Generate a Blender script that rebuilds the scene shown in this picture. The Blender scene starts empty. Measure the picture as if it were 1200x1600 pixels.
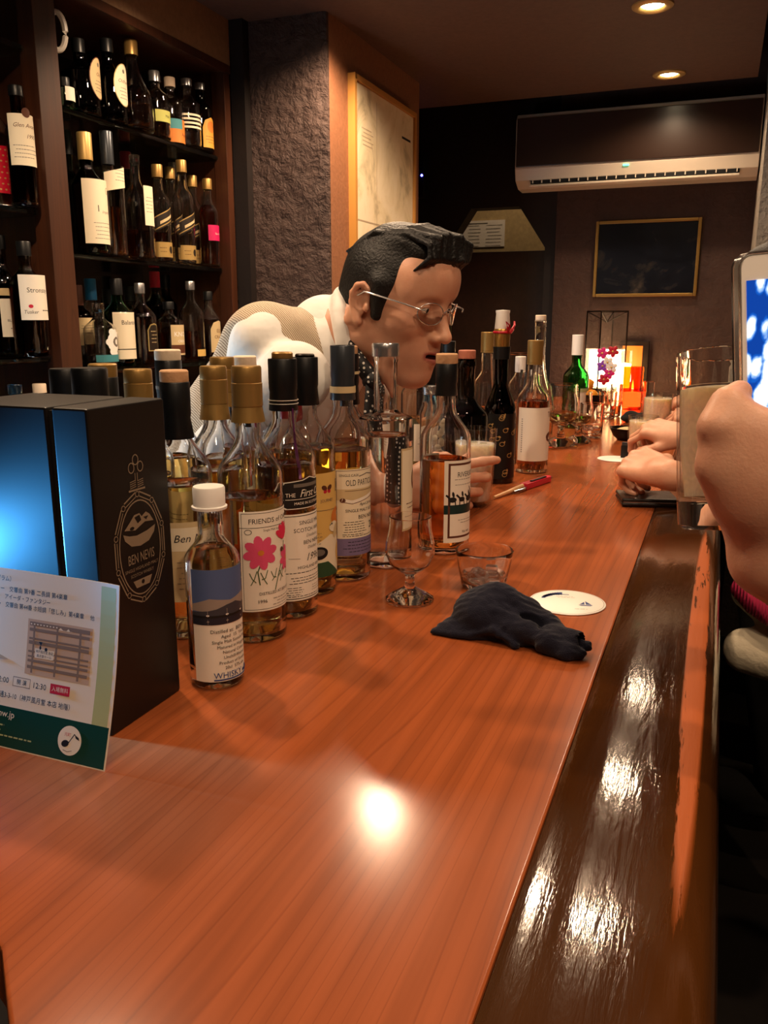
import bpy, bmesh, math, random
import numpy as np
from mathutils import Vector, Matrix
random.seed(7)
PI = math.pi
S = bpy.context.scene
COL = S.collection

# ------------------------------------------------------------------ camera, world, exposure
FPX, PITCH = 1310.0, math.radians(13)
YAW = math.atan(528*math.cos(PITCH)/FPX)
CAMZ = 1.35
cd = bpy.data.cameras.new('camera'); cam = bpy.data.objects.new('camera', cd); COL.objects.link(cam)
cd.sensor_fit = 'VERTICAL'; cd.sensor_height = 24; cd.sensor_width = 18; cd.lens = 24*FPX/1600
cd.clip_start = .02
cam.location = (0, 0, CAMZ); cam.rotation_euler = (PI/2-PITCH, 0, YAW)
S.camera = cam
S.view_settings.view_transform = 'Standard'; S.view_settings.look = 'None'
S.view_settings.exposure = 0.0; S.view_settings.gamma = 1; S.view_settings.use_curve_mapping = False
S.cycles.max_bounces = 20; S.cycles.transmission_bounces = 18; S.cycles.transparent_max_bounces = 16
S.cycles.glossy_bounces = 6; S.cycles.diffuse_bounces = 4
S.cycles.sample_clamp_indirect = 4; S.cycles.blur_glossy = 1.0
W = bpy.data.worlds.new('world'); S.world = W; W.use_nodes = True
W.node_tree.nodes['Background'].inputs[0].default_value = (.50, .33, .24, 1)
W.node_tree.nodes['Background'].inputs[1].default_value = .05
WARM = (1.0, .70, .45); COOL = (.55, .80, 1.0)
E_DOWN = 22.0      # watts of each recessed downlight

def lamp(name, kind, loc, energy, color, size=.05, rot=None, parent=None, spot=None, blend=.5):
    d = bpy.data.lights.new(name, kind); d.energy = energy; d.color = color
    if kind == 'AREA': d.shape = 'RECTANGLE'; d.size, d.size_y = size
    else: d.shadow_soft_size = size
    if kind == 'SPOT': d.spot_size = math.radians(spot); d.spot_blend = blend
    o = bpy.data.objects.new(name, d); COL.objects.link(o); o.location = loc
    if rot is not None: o.rotation_euler = rot
    if parent: o.parent = parent
    return o
def aim(o, target):
    o.rotation_euler = (Vector(target)-o.location).to_track_quat('-Z', 'Y').to_euler()

# ------------------------------------------------------------------ helpers
sp, cp, sa, ca = math.sin(PITCH), math.cos(PITCH), math.sin(YAW), math.cos(YAW)
def ray(x, y):
    u = (x-600)/FPX; v = (y-800)/FPX
    d = sp+v*cp; f = cp-v*sp
    return (-sa*f+ca*u, ca*f+sa*u, -d)
def at(x, y, X=None, Y=None, Z=None, T=None):
    r = ray(x, y)
    t = T if T is not None else X/r[0] if X is not None else Y/r[1] if Y is not None else (Z-CAMZ)/r[2]
    return Vector((r[0]*t, r[1]*t, CAMZ+r[2]*t))
def onbar(x, y, R=0, Z=1.0):
    "centre on the plane Z of a round thing of radius R whose nearest base point is seen at x, y"
    p = at(x, y, Z=Z); h = Vector((p.x, p.y)).normalized()
    return Vector((p.x+h.x*R, p.y+h.y*R, Z))
def topz(loc, y):
    f = -sa*loc[0]+ca*loc[1]; v = (y-800)/FPX
    return CAMZ-f*(sp+v*cp)/(cp-v*sp)

def srgb(h):
    c = [int(h[i:i+2], 16)/255 for i in (0, 2, 4)]
    return tuple(x/12.92 if x <= .04045 else ((x+.055)/1.055)**2.4 for x in c)
MATS = {}
def mat(name, col=None, rough=.5, metal=0, trans=0, ior=1.45, emit=None, es=0, bump=None, sheen=0, coat=0, sss=0, spec=.5):
    if name in MATS: return MATS[name]
    m = bpy.data.materials.new(name); m.use_nodes = True
    b = m.node_tree.nodes['Principled BSDF']
    if isinstance(col, str): col = srgb(col)
    b.inputs['Base Color'].default_value = (*col, 1)
    b.inputs['Roughness'].default_value = rough; b.inputs['Metallic'].default_value = metal
    b.inputs['Transmission Weight'].default_value = trans; b.inputs['IOR'].default_value = ior
    b.inputs['Specular IOR Level'].default_value = spec
    if sheen: b.inputs['Sheen Weight'].default_value = sheen; b.inputs['Sheen Roughness'].default_value = .4
    if coat: b.inputs['Coat Weight'].default_value = coat; b.inputs['Coat Roughness'].default_value = .08
    if sss:
        b.inputs['Subsurface Weight'].default_value = sss; b.inputs['Subsurface Radius'].default_value = (.012, .005, .003)
        b.inputs['Subsurface Scale'].default_value = 1
    if emit is not None:
        b.inputs['Emission Color'].default_value = (*(srgb(emit) if isinstance(emit, str) else emit), 1); b.inputs['Emission Strength'].default_value = es
    if bump:
        n = noise(m, bump[0], bump[2] if len(bump) > 2 else 4)
        bp = m.node_tree.nodes.new('ShaderNodeBump'); bp.inputs['Strength'].default_value = bump[1]; bp.inputs['Distance'].default_value = .01
        m.node_tree.links.new(n.outputs['Fac'], bp.inputs['Height']); m.node_tree.links.new(bp.outputs[0], b.inputs['Normal'])
    MATS[name] = m
    return m
def nd(m, t): return m.node_tree.nodes.new(t)
def lk(m, a, b): m.node_tree.links.new(a, b)
def noise(m, scale, detail=4, stretch=None, dist=0, rough=.5):
    tc = nd(m, 'ShaderNodeTexCoord'); n = nd(m, 'ShaderNodeTexNoise')
    n.inputs['Scale'].default_value = scale; n.inputs['Detail'].default_value = detail; n.inputs['Distortion'].default_value = dist
    n.inputs['Roughness'].default_value = rough
    if stretch:
        mp = nd(m, 'ShaderNodeMapping'); mp.inputs['Scale'].default_value = stretch
        lk(m, tc.outputs['Object'], mp.inputs[0]); lk(m, mp.outputs[0], n.inputs[0])
    else: lk(m, tc.outputs['Object'], n.inputs[0])
    return n
def ramp(m, src, stops):
    r = nd(m, 'ShaderNodeValToRGB'); e = r.color_ramp.elements
    while len(e) < len(stops): e.new(.5)
    for k, (p, c) in zip(e, stops):
        k.position = p; c = srgb(c) if isinstance(c, str) else c; k.color = (*c, 1)
    lk(m, src, r.inputs[0]); return r
def bsdf(m): return m.node_tree.nodes['Principled BSDF']
def colmix(m, fac, a, b, mode='MIX'):
    x = nd(m, 'ShaderNodeMix'); x.data_type = 'RGBA'; x.blend_type = mode
    for k, v in ((0, fac), (6, a), (7, b)):
        if hasattr(v, 'is_output'): lk(m, v, x.inputs[k])
        else: x.inputs[k].default_value = v if k == 0 else (*(srgb(v) if isinstance(v, str) else v), 1)
    return x.outputs[2]

# ---- text outlines, cached
TX = {}
def text2d(s, shear=0.0):
    if (s, shear) in TX: return TX[s, shear]
    c = bpy.data.curves.new('t', 'FONT'); c.body = s; c.shear = shear; c.resolution_u = 2; c.size = 1
    o = bpy.data.objects.new('t', c); COL.objects.link(o)
    dg = bpy.context.evaluated_depsgraph_get(); dg.update()
    me = bpy.data.meshes.new_from_object(o.evaluated_get(dg))
    v = [(p.co.x, p.co.y) for p in me.vertices]; f = [tuple(p.vertices) for p in me.polygons]
    bpy.data.objects.remove(o); bpy.data.curves.remove(c); bpy.data.meshes.remove(me)
    w = max((p[0] for p in v), default=0)
    TX[s, shear] = (v, f, w); return TX[s, shear]

class MB:
    "collects geometry in several materials and links it as ONE mesh object"
    def __init__(s): s.v = []; s.f = []; s.m = []; s.names = []; s.wn = False
    def mi(s, name):
        if name not in s.names: s.names.append(name)
        return s.names.index(name)
    def add(s, v, f, m, xf=None):
        o = len(s.v); k = s.mi(m)
        s.v += [tuple(xf @ Vector(p)) if xf else tuple(p) for p in v]
        s.f += [tuple(i+o for i in q) for q in f]; s.m += [k]*len(f); return s
    def lathe(s, prof, m, seg=32, xf=None, wob=None):
        v = []; f = []; rings = []
        for r, z in prof:
            if r < 1e-6: rings.append([len(v)]); v.append((0, 0, z))
            else:
                rings.append(list(range(len(v), len(v)+seg)))
                for i in range(seg):
                    a = 2*PI*i/seg; q = r*(wob(a, z) if wob else 1); v.append((q*math.cos(a), q*math.sin(a), z))
        for A, B in zip(rings, rings[1:]):
            for i in range(seg):
                j = (i+1) % seg
                if len(A) == 1 and len(B) == 1: continue
                if len(A) == 1: f.append((A[0], B[j], B[i]))
                elif len(B) == 1: f.append((A[i], A[j], B[0]))
                else: f.append((A[i], A[j], B[j], B[i]))
        return s.add(v, f, m, xf)
    def box(s, c, d, m, xf=None, bev=0, seg=2):
        bm = bmesh.new(); bmesh.ops.create_cube(bm, size=1)
        for p in bm.verts: p.co = Vector((p.co.x*d[0]+c[0], p.co.y*d[1]+c[1], p.co.z*d[2]+c[2]))
        s.wn |= bev > 0
        if bev: bmesh.ops.bevel(bm, geom=bm.edges[:], offset=bev, segments=seg, profile=.5, affect='EDGES')
        return s.bm(bm, m, xf)
    def bm(s, bm, m, xf=None):
        bm.verts.index_update(); v = [p.co.copy() for p in bm.verts]; f = [tuple(q.index for q in p.verts) for p in bm.faces]
        bm.free(); return s.add(v, f, m, xf)
    def prism(s, pts, z0, z1, m, xf=None, bev=0):
        bm = bmesh.new(); vs = [bm.verts.new((x, y, z0)) for x, y in pts]; fc = bm.faces.new(vs)
        r = bmesh.ops.extrude_face_region(bm, geom=[fc])
        for e in r['geom']:
            if isinstance(e, bmesh.types.BMVert): e.co.z = z1
        bmesh.ops.recalc_face_normals(bm, faces=bm.faces[:])
        s.wn |= bev > 0
        if bev: bmesh.ops.bevel(bm, geom=[e for e in bm.edges], offset=bev, segments=2, profile=.5, affect='EDGES')
        return s.bm(bm, m, xf)
    def tube(s, pts, r, m, seg=8, xf=None, flat=1.0, closed=False, up=(0, 0, 1)):
        P = [Vector(p) for p in pts]; n = len(P); R = r if isinstance(r, (list, tuple)) else [r]*n
        v = []; f = []; U = Vector(up)
        for i, p in enumerate(P):
            t = (P[(i+1) % n]-P[i-1]) if closed or 0 < i < n-1 else (P[1]-P[0] if i == 0 else P[-1]-P[-2])
            t.normalize(); a = t.cross(U)
            if a.length < 1e-3: a = t.cross(Vector((0, 1, .01)))
            a.normalize(); b = a.cross(t)
            for k in range(seg):
                w = 2*PI*k/seg; v.append(p+a*(R[i]*math.cos(w))+b*(R[i]*flat*math.sin(w)))
        for i in range(n if closed else n-1):
            j = (i+1) % n
            for k in range(seg):
                l = (k+1) % seg; f.append((i*seg+k, i*seg+l, j*seg+l, j*seg+k))
        if not closed: f += [tuple(range(seg-1, -1, -1)), tuple(range((n-1)*seg, n*seg))]
        return s.add(v, f, m, xf)
    def ball(s, c, r, m, xf=None, u=20, w=12):
        r = r if isinstance(r, (tuple, list)) else (r, r, r)
        bm = bmesh.new(); bmesh.ops.create_uvsphere(bm, u_segments=u, v_segments=w, radius=1)
        for p in bm.verts: p.co = Vector((p.co.x*r[0]+c[0], p.co.y*r[1]+c[1], p.co.z*r[2]+c[2]))
        return s.bm(bm, m, xf)
    def build(s, name, parent=None, loc=None, ang=40, smooth=True):
        me = bpy.data.meshes.new(name); me.from_pydata(s.v, [], s.f)
        for k in s.names: me.materials.append(MATS[k])
        me.polygons.foreach_set('material_index', s.m)
        if smooth:
            me.shade_smooth(); me.set_sharp_from_angle(angle=math.radians(ang))
        me.update()
        o = bpy.data.objects.new(name, me); COL.objects.link(o)
        if s.wn and smooth:
            w = o.modifiers.new('normals', 'WEIGHTED_NORMAL'); w.keep_sharp = True; w.weight = 60
        if parent: o.parent = parent
        if loc is not None: o.location = loc
        return o

class Canvas:
    "flat printed matter: paper and ink shapes in u, v metres, laid on a surface by a map (u, v, height) -> point"
    def __init__(s, fmap, grid=.006): s.mb = MB(); s.map = fmap; s.g = grid; s.lay = 0
    def poly(s, pts, m, faces=None, h=None, cut=True):
        bm = bmesh.new(); vs = [bm.verts.new((p[0], p[1], 0)) for p in pts]
        for f in (faces or [range(len(pts))]):
            try: bm.faces.new([vs[i] for i in f])
            except ValueError: pass
        us = [p[0] for p in pts]
        if cut and us and max(us)-min(us) > s.g*1.2:
            u = min(us)+s.g
            while u < max(us)-1e-5:
                bmesh.ops.bisect_plane(bm, geom=bm.verts[:]+bm.edges[:]+bm.faces[:], plane_co=(u, 0, 0), plane_no=(1, 0, 0)); u += s.g
        for f in bm.faces:
            f.normal_update()
            if f.normal.z < 0: f.normal_flip()
        hh = .00012*s.lay if h is None else h
        for p in bm.verts: p.co = Vector(s.map(p.co.x, p.co.y, hh))
        s.mb.bm(bm, m); return s
    def up(s): s.lay += 1; return s
    def rect(s, u0, v0, u1, v1, m): return s.poly([(u0, v0), (u1, v0), (u1, v1), (u0, v1)], m)
    def frame(s, u0, v0, u1, v1, t, m):
        s.rect(u0, v0, u1, v0+t, m); s.rect(u0, v1-t, u1, v1, m); s.rect(u0, v0+t, u0+t, v1-t, m); return s.rect(u1-t, v0+t, u1, v1-t, m)
    def ell(s, u, v, a, b, m, rot=0, n=20):
        c, q = math.cos(rot), math.sin(rot)
        return s.poly([(u+a*math.cos(t)*c-b*math.sin(t)*q, v+a*math.cos(t)*q+b*math.sin(t)*c) for t in [2*PI*i/n for i in range(n)]], m)
    def ring(s, u, v, a, b, t, m, n=28):
        p = []; f = []
        for i in range(n):
            w = 2*PI*i/n; p += [(u+a*math.cos(w), v+b*math.sin(w)), (u+(a-t)*math.cos(w), v+(b-t)*math.sin(w))]
            j = (i+1) % n; f.append((2*i, 2*j, 2*j+1, 2*i+1))
        return s.poly(p, m, f, cut=False)
    def line(s, pts, t, m):
        for (a, b), (c, d) in zip(pts, pts[1:]):
            L = math.hypot(c-a, d-b) or 1; nx, ny = -(d-b)/L*t/2, (c-a)/L*t/2
            s.poly([(a+nx, b+ny), (a-nx, b-ny), (c-nx, d-ny), (c+nx, d+ny)], m)
        return s
    def text(s, t, u, v, size, m, al='c', shear=0, wide=1.0, maxw=None):
        vv, ff, w = text2d(t, shear); k = size*wide
        if maxw and w*k > maxw: k = maxw/w
        off = -w*k/2 if al == 'c' else -w*k if al == 'r' else 0
        if vv: s.poly([(u+off+x*k, v+y*size) for x, y in vv], m, ff)
        return s
    def fine(s, u0, u1, v, n, dv, m, t=.0006, seed=1):
        "rows of print too small to read, as broken lines"
        r = random.Random(seed)
        for i in range(n):
            a = u0+r.random()*.15*(u1-u0); b = u1-r.random()*.2*(u1-u0); x = a
            while x < b:
                w = (.002+.004*r.random()); s.rect(x, v-i*dv, min(b, x+w), v-i*dv+t, m); x += w+.0012
        return s
def cylmap(R, ang, z0=0, thick=.0004):
    return lambda u, v, h: ((R+thick+h)*math.cos(ang+u/R), (R+thick+h)*math.sin(ang+u/R), z0+v)
def planemap(o, ux, vx, thick=0):
    o, ux, vx = Vector(o), Vector(ux).normalized(), Vector(vx).normalized(); n = ux.cross(vx)
    return lambda u, v, h: o+ux*u+vx*v+n*(h+thick)

def tag(o, label, cat=None, group=None, kind=None):
    if label: o['label'] = label
    if cat: o['category'] = cat
    if group: o['group'] = group
    if kind: o['kind'] = kind
    return o
def thing(name, label, cat, loc=(0, 0, 0), rotz=0, group=None):
    o = bpy.data.objects.new(name, None); COL.objects.link(o); o.empty_display_size = .02
    o.location = loc; o.rotation_euler = (0, 0, rotz); return tag(o, label, cat, group)
def struct(mb, name, ang=40, **k):
    o = mb.build(name, ang=ang, **k); o['kind'] = 'structure'; return o

# ---- implicit surfaces for bodies, hair and cloth
class Fr:
    def __init__(s, o, x=(1, 0, 0), z=(0, 0, 1)):
        s.o = np.array(o, float); x = np.array(x, float); x /= np.linalg.norm(x)
        z = np.array(z, float); z -= x*(z@x); z /= np.linalg.norm(z)
        s.R = np.stack([x, np.cross(z, x), z], 1)
    def pt(s, *p): return s.o+s.R@np.array(p, float)
WORLD = Fr((0, 0, 0))
class Field:
    def __init__(s, lo, hi, h):
        s.lo = np.array(lo, float); s.h = h; n = np.ceil((np.array(hi)-s.lo)/h).astype(int)+1
        s.n = n; s.D = np.full(n, 1.0, np.float32)
        s.ax = [(s.lo[i]+h*np.arange(n[i])).astype(np.float32) for i in range(3)]
    def sub(s, lo, hi, pad):
        i0 = np.clip(np.floor((lo-pad-s.lo)/s.h).astype(int), 0, s.n); i1 = np.clip(np.ceil((hi+pad-s.lo)/s.h).astype(int)+1, 0, s.n)
        sl = tuple(slice(a, b) for a, b in zip(i0, i1))
        return sl, [s.ax[0][sl[0]][:, None, None], s.ax[1][sl[1]][None, :, None], s.ax[2][sl[2]][None, None, :]]
    def put(s, sl, d, k, op):
        D = s.D[sl]
        if D.size == 0: return s
        if op == '-': D, d = -D, d
        if k > 0:
            h = np.clip(.5+.5*(d-D)/k, 0, 1); r = d*(1-h)+D*h-k*h*(1-h)
        else: r = np.minimum(D, d)
        s.D[sl] = -r if op == '-' else r
        return s
    def ell(s, c, r, k=.01, fr=WORLD, R=None, op='+', noise=None):
        c = fr.pt(*c); r = np.array(r, float); M = fr.R if R is None else fr.R@np.array(R)
        ext = np.sqrt(((M*r)**2).sum(1)); sl, (X, Y, Z) = s.sub(c-ext, c+ext, k+4*s.h)
        p = [M[0, i]*(X-c[0])+M[1, i]*(Y-c[1])+M[2, i]*(Z-c[2]) for i in range(3)]
        k0 = np.sqrt(sum((p[i]/r[i])**2 for i in range(3)))+1e-6; k1 = np.sqrt(sum((p[i]/r[i]**2)**2 for i in range(3)))+1e-6
        return s.put(sl, k0*(k0-1)/k1, k, op)
    def cone(s, a, b, ra, rb, k=.01, fr=WORLD, op='+'):
        a, b = fr.pt(*a), fr.pt(*b); R = max(ra, rb); sl, (X, Y, Z) = s.sub(np.minimum(a, b)-R, np.maximum(a, b)+R, k+4*s.h)
        ab = b-a; L = max(ab@ab, 1e-9)
        t = np.clip(((X-a[0])*ab[0]+(Y-a[1])*ab[1]+(Z-a[2])*ab[2])/L, 0, 1)
        d = np.sqrt((X-a[0]-t*ab[0])**2+(Y-a[1]-t*ab[1])**2+(Z-a[2]-t*ab[2])**2)-(ra+(rb-ra)*t)
        return s.put(sl, d, k, op)
    def chain(s, pts, rs, k=.01, fr=WORLD, op='+'):
        for i in range(len(pts)-1): s.cone(pts[i], pts[i+1], rs[i], rs[i+1], k, fr, op)
        return s
    def cutplane(s, p, n, k=.004, fr=WORLD):
        "keep the side the normal points away from"
        p = fr.pt(*p); n = fr.R@np.array(n, float); n /= np.linalg.norm(n)
        X, Y, Z = s.ax[0][:, None, None], s.ax[1][None, :, None], s.ax[2][None, None, :]
        d = (X-p[0])*n[0]+(Y-p[1])*n[1]+(Z-p[2])*n[2]
        s.D = np.maximum(s.D, d.astype(np.float32)); return s
    def mesh(s):
        D = np.pad(s.D, 1, constant_values=1.0); lo = s.lo-s.h; sg = D < 0
        n = np.array(D.shape)-1; c8 = [(i, j, k) for i in (0, 1) for j in (0, 1) for k in (0, 1)]
        cnt = sum(sg[i:i+n[0], j:j+n[1], k:k+n[2]].astype(np.int8) for i, j, k in c8)
        C = np.argwhere((cnt > 0) & (cnt < 8)); acc = np.zeros((len(C), 3)); w = np.zeros(len(C))
        for a in c8:
            for ax in range(3):
                if a[ax]: continue
                b = list(a); b[ax] = 1
                da = D[C[:, 0]+a[0], C[:, 1]+a[1], C[:, 2]+a[2]]; db = D[C[:, 0]+b[0], C[:, 1]+b[1], C[:, 2]+b[2]]
                m = (da < 0) != (db < 0); t = np.where(m, da/np.where(m, da-db, 1), 0)
                p = np.tile(np.array(a, float), (len(C), 1)); p[:, ax] += t
                acc += p*m[:, None]; w += m
        V = lo+(C+acc/w[:, None])*s.h
        idx = np.full(n, -1, np.int64); idx[C[:, 0], C[:, 1], C[:, 2]] = np.arange(len(C))
        F = []
        for ax in range(3):
            o = [(1, 2), (2, 0), (0, 1)][ax]
            A = np.take(sg, range(n[ax]), ax); B = np.take(sg, range(1, n[ax]+1), ax)
            E = np.argwhere(A != B); E = E[(E[:, o[0]] > 0) & (E[:, o[1]] > 0) & (E[:, o[0]] < n[o[0]]) & (E[:, o[1]] < n[o[1]])]
            if len(E) == 0: continue
            inside = A[E[:, 0], E[:, 1], E[:, 2]]; q = []
            for du, dv in ((0, 0), (1, 0), (1, 1), (0, 1)):
                e = E.copy(); e[:, o[0]] -= 1-du; e[:, o[1]] -= 1-dv; q.append(idx[e[:, 0], e[:, 1], e[:, 2]])
            q = np.stack(q, 1); q[~inside] = q[~inside][:, ::-1]; F.append(q)
        return V, np.concatenate(F)
    def build(s, name, m, parent=None, attrs=None, mats=None, disp=None):
        V, F = s.mesh()
        if disp is not None: V = disp(V)
        me = bpy.data.meshes.new(name); me.from_pydata(V.tolist(), [], F.tolist())
        for x in (mats or [m]): me.materials.append(MATS[x])
        for k, fn in (attrs or {}).items():
            at_ = me.attributes.new(k, 'FLOAT', 'POINT'); at_.data.foreach_set('value', fn(V).astype(np.float32))
        me.shade_smooth(); me.update()
        o = bpy.data.objects.new(name, me); COL.objects.link(o)
        if parent:
            o.parent = parent; o.location = -parent.location
        return o

# ------------------------------------------------------------------ materials
mat('ink', '15110f', .6); mat('paper', 'efe6d6', .7); mat('cream', 'e9dcc0', .7); mat('white', 'f3efe8', .45); mat('red', 'c01f38', .5)
mat('pink', 'dd4f78', .6); mat('rose', 'd92b50', .6); mat('leaf', '4c6238', .7); mat('grey_ink', '6d655c', .7); mat('blue_ink', '24407f', .6)
mat('tan', 'cdb68a', .7); mat('yellow', 'dcb464', .65); mat('orange', 'd07a2c', .6); mat('violet', '75668a', .65); mat('brown_ink', '5a2f1c', .6)
mat('gold', 'b58f4e', .32, .85); mat('gold_print', 'c9a868', .4, .5); mat('silver', 'c9c9cc', .25, .9); mat('foil_black', '0d0f12', .38); mat('foil_red', '7d1020', .35)
mat('cap_gold', 'a4824a', .38, .6); mat('plastic_white', 'f0ece6', .4); mat('black', '08080a', .45); mat('dark_metal', '1a1512', .35, .7)
mat('gunmetal', '40454c', .3, .5); mat('steel', 'b4b4b8', .22, 1)
mat('cork', 'c79a72', .75, bump=(140, .15)); mat('pale_cork', 'e2cdb4', .7, bump=(140, .12)); mat('pink_cork', 'b5705c', .7, bump=(140, .12))
mat('green', '2b4a2e', .6); mat('dark_green', '0d3030', .4); mat('pale_green', 'a9b27e', .7); mat('lime', 'b7b860', .6); mat('teal', '3f8790', .6)
mat('magenta', 'c2185b', .5); mat('sky_print', '4f628f', .5); mat('cloud_print', '97897f', .5); mat('hill_print', '3a3a42', .5); mat('lake_print', '22232e', .5)
mat('blue_cap', '2a7ab5', .35); mat('wax_red', 'b5122a', .35); mat('purple', '6b1f5e', .4); mat('map_grey', 'b8a48a', .7)
def glass(name, col=(1, 1, 1), rough=0, ior=1.47): return mat(name, col, rough, trans=1, ior=ior)
glass('glass'); glass('glass_green', (.10, .42, .14)); glass('glass_deep_green', (.02, .08, .035)); glass('glass_black', (.022, .018, .016)); glass('glass_brown', (.20, .07, .02))
glass('whisky_pale', (.95, .80, .42), ior=1.36); glass('whisky_gold', (.92, .62, .20), ior=1.36); glass('whisky_amber', (.80, .36, .07), ior=1.36)
glass('whisky_dark', (.40, .11, .025), ior=1.36); glass('water', (.97, .98, 1), ior=1.33); glass('whisky_red', (.62, .12, .03), ior=1.36)
glass('ice', (1, 1, 1), .25, 1.25); glass('lens', (.97, .98, .98), ior=1.2); glass('shelf_glass', (.55, .80, .72))
glass('glass_blue', (.45, .75, .95), .15); glass('red_glass', (.85, .06, .03), .1); glass('amber_glass', (.95, .50, .16), .1)
def thin(name, col=(1, 1, 1), ior=1.75):
    m = mat(name, col); nt = m.node_tree; t = nd(m, 'ShaderNodeBsdfTransparent'); t.inputs[0].default_value = (*col, 1); g = nd(m, 'ShaderNodeBsdfGlossy'); g.inputs['Roughness'].default_value = .03
    f = nd(m, 'ShaderNodeFresnel'); ge = nd(m, 'ShaderNodeNewGeometry'); mr = nd(m, 'ShaderNodeMapRange'); mr.inputs[3].default_value = ior; mr.inputs[4].default_value = 1/ior; lk(m, ge.outputs['Backfacing'], mr.inputs[0]); lk(m, mr.outputs[0], f.inputs[0]); x = nd(m, 'ShaderNodeMixShader'); lk(m, f.outputs[0], x.inputs[0]); lk(m, t.outputs[0], x.inputs[1]); lk(m, g.outputs[0], x.inputs[2])
    lk(m, x.outputs[0], nt.nodes['Material Output'].inputs[0])
thin('thin_glass', (.97, .97, .96)); thin('thin_ice', (.9, .9, .88))
def cloudy(name, col):
    m = mat(name, col, .2, ior=1.34, sss=.9); bsdf(m).inputs['Subsurface Radius'].default_value = (.03, .024, .015); n = noise(m, 75, 5, dist=2.0); r = ramp(m, n.outputs['Fac'], [(.34, tuple(c*.84 for c in srgb(col))), (.62, col)])
    lk(m, r.outputs[0], bsdf(m).inputs['Base Color'])
cloudy('iced_drink', 'fbe0c4'); cloudy('white_drink', 'efe6d8'); cloudy('frosty_ice', 'f4eee2')

def wood(name, a, b, dark, rough, scale=1.0, coat=0.0, fig=1.0, axis='Y'):
    m = mat(name, a, rough, coat=coat); B = bsdf(m)
    st = (1, .055, 1) if axis == 'Y' else (1, 1, .055)
    n = noise(m, 9*scale, 6, st, 1.2); n2 = noise(m, 70*scale, 3, (1, .03, 1) if axis == 'Y' else (1, 1, .03))
    base = ramp(m, n.outputs['Fac'], [(.25, a), (.75, b)])
    n3 = noise(m, 4.2*scale, 3, (1, .035, 1) if axis == 'Y' else st, .15, .4)
    k1 = nd(m, 'ShaderNodeMath'); k1.operation = 'MULTIPLY'; k1.inputs[1].default_value = 62; lk(m, n3.outputs['Fac'], k1.inputs[0])
    k2 = nd(m, 'ShaderNodeMath'); k2.operation = 'FRACT'; lk(m, k1.outputs[0], k2.inputs[0])
    ln = ramp(m, k2.outputs[0], [(0, (1, 1, 1)), (.07, (.22, .22, .22)), (.5, (0, 0, 0)), (.96, (.06, .06, .06)), (1, (1, 1, 1))])
    fb = ramp(m, n2.outputs['Fac'], [(.35, (.82, .82, .82)), (.65, (1.08, 1.08, 1.08))])
    c1 = colmix(m, 1.0, base.outputs[0], fb.outputs[0], 'MULTIPLY')
    mu = nd(m, 'ShaderNodeMath'); mu.operation = 'MULTIPLY'; mu.inputs[1].default_value = .55*fig; lk(m, ln.outputs[0], mu.inputs[0])
    lk(m, colmix(m, mu.outputs[0], c1, dark), B.inputs['Base Color'])
    return m
wood('counter_wood', 'a3562e', '954c27', '5c2a14', .18, fig=.62); bsdf(MATS['counter_wood']).inputs['Specular IOR Level'].default_value = .36
wood('cabinet_wood', '4e2a17', '3c1f11', '28140b', .42, axis='Z'); wood('panel_wood', '3a2216', '2c1a11', '1d110b', .40, fig=.5)
# the varnished rail: dark lacquer worn through to bare orange wood along its outer edge
m = mat('rail_wood', '3c2010', .10, coat=.2); B = bsdf(m)
tc = nd(m, 'ShaderNodeTexCoord'); sx = nd(m, 'ShaderNodeSeparateXYZ'); lk(m, tc.outputs['Object'], sx.inputs[0])
n = noise(m, 14, 5, (1, .10, 1), .5); base = ramp(m, n.outputs['Fac'], [(.3, '301808'), (.7, '48280e')])
def gauss(m, src, c, w):
    a = nd(m, 'ShaderNodeMath'); a.operation = 'SUBTRACT'; a.inputs[1].default_value = c; lk(m, src, a.inputs[0])
    b = nd(m, 'ShaderNodeMath'); b.operation = 'DIVIDE'; b.inputs[1].default_value = w; lk(m, a.outputs[0], b.inputs[0])
    c2 = nd(m, 'ShaderNodeMath'); c2.operation = 'ABSOLUTE'; lk(m, b.outputs[0], c2.inputs[0])
    d = nd(m, 'ShaderNodeMath'); d.operation = 'SUBTRACT'; d.inputs[0].default_value = 1; d.use_clamp = True; lk(m, c2.outputs[0], d.inputs[1]); return d.outputs[0]
g = gauss(m, sx.outputs['X'], .0045, .013); g2 = gauss(m, sx.outputs['Y'], .96, .60)
nb = noise(m, 70, 7, (1, .07, 1), .2, .7); mm = nd(m, 'ShaderNodeMath'); mm.operation = 'MULTIPLY'; lk(m, g, mm.inputs[0]); lk(m, g2, mm.inputs[1])
ad = nd(m, 'ShaderNodeMath'); ad.operation = 'MULTIPLY'; lk(m, mm.outputs[0], ad.inputs[0])
r0 = ramp(m, nb.outputs['Fac'], [(.38, (0, 0, 0)), (.50, (1, 1, 1))]); lk(m, r0.outputs[0], ad.inputs[1])
worn = ramp(m, ad.outputs[0], [(.12, (0, 0, 0)), (.24, (1, 1, 1))])
lk(m, colmix(m, worn.outputs[0], base.outputs[0], 'a4501c'), B.inputs['Base Color'])
rr = nd(m, 'ShaderNodeMapRange'); rr.inputs[3].default_value = .10; rr.inputs[4].default_value = .6; lk(m, worn.outputs[0], rr.inputs[0]); lk(m, rr.outputs[0], B.inputs['Roughness'])
inv = nd(m, 'ShaderNodeMapRange'); inv.inputs[3].default_value = .2; inv.inputs[4].default_value = 0; lk(m, worn.outputs[0], inv.inputs[0]); lk(m, inv.outputs[0], B.inputs['Coat Weight'])
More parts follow.
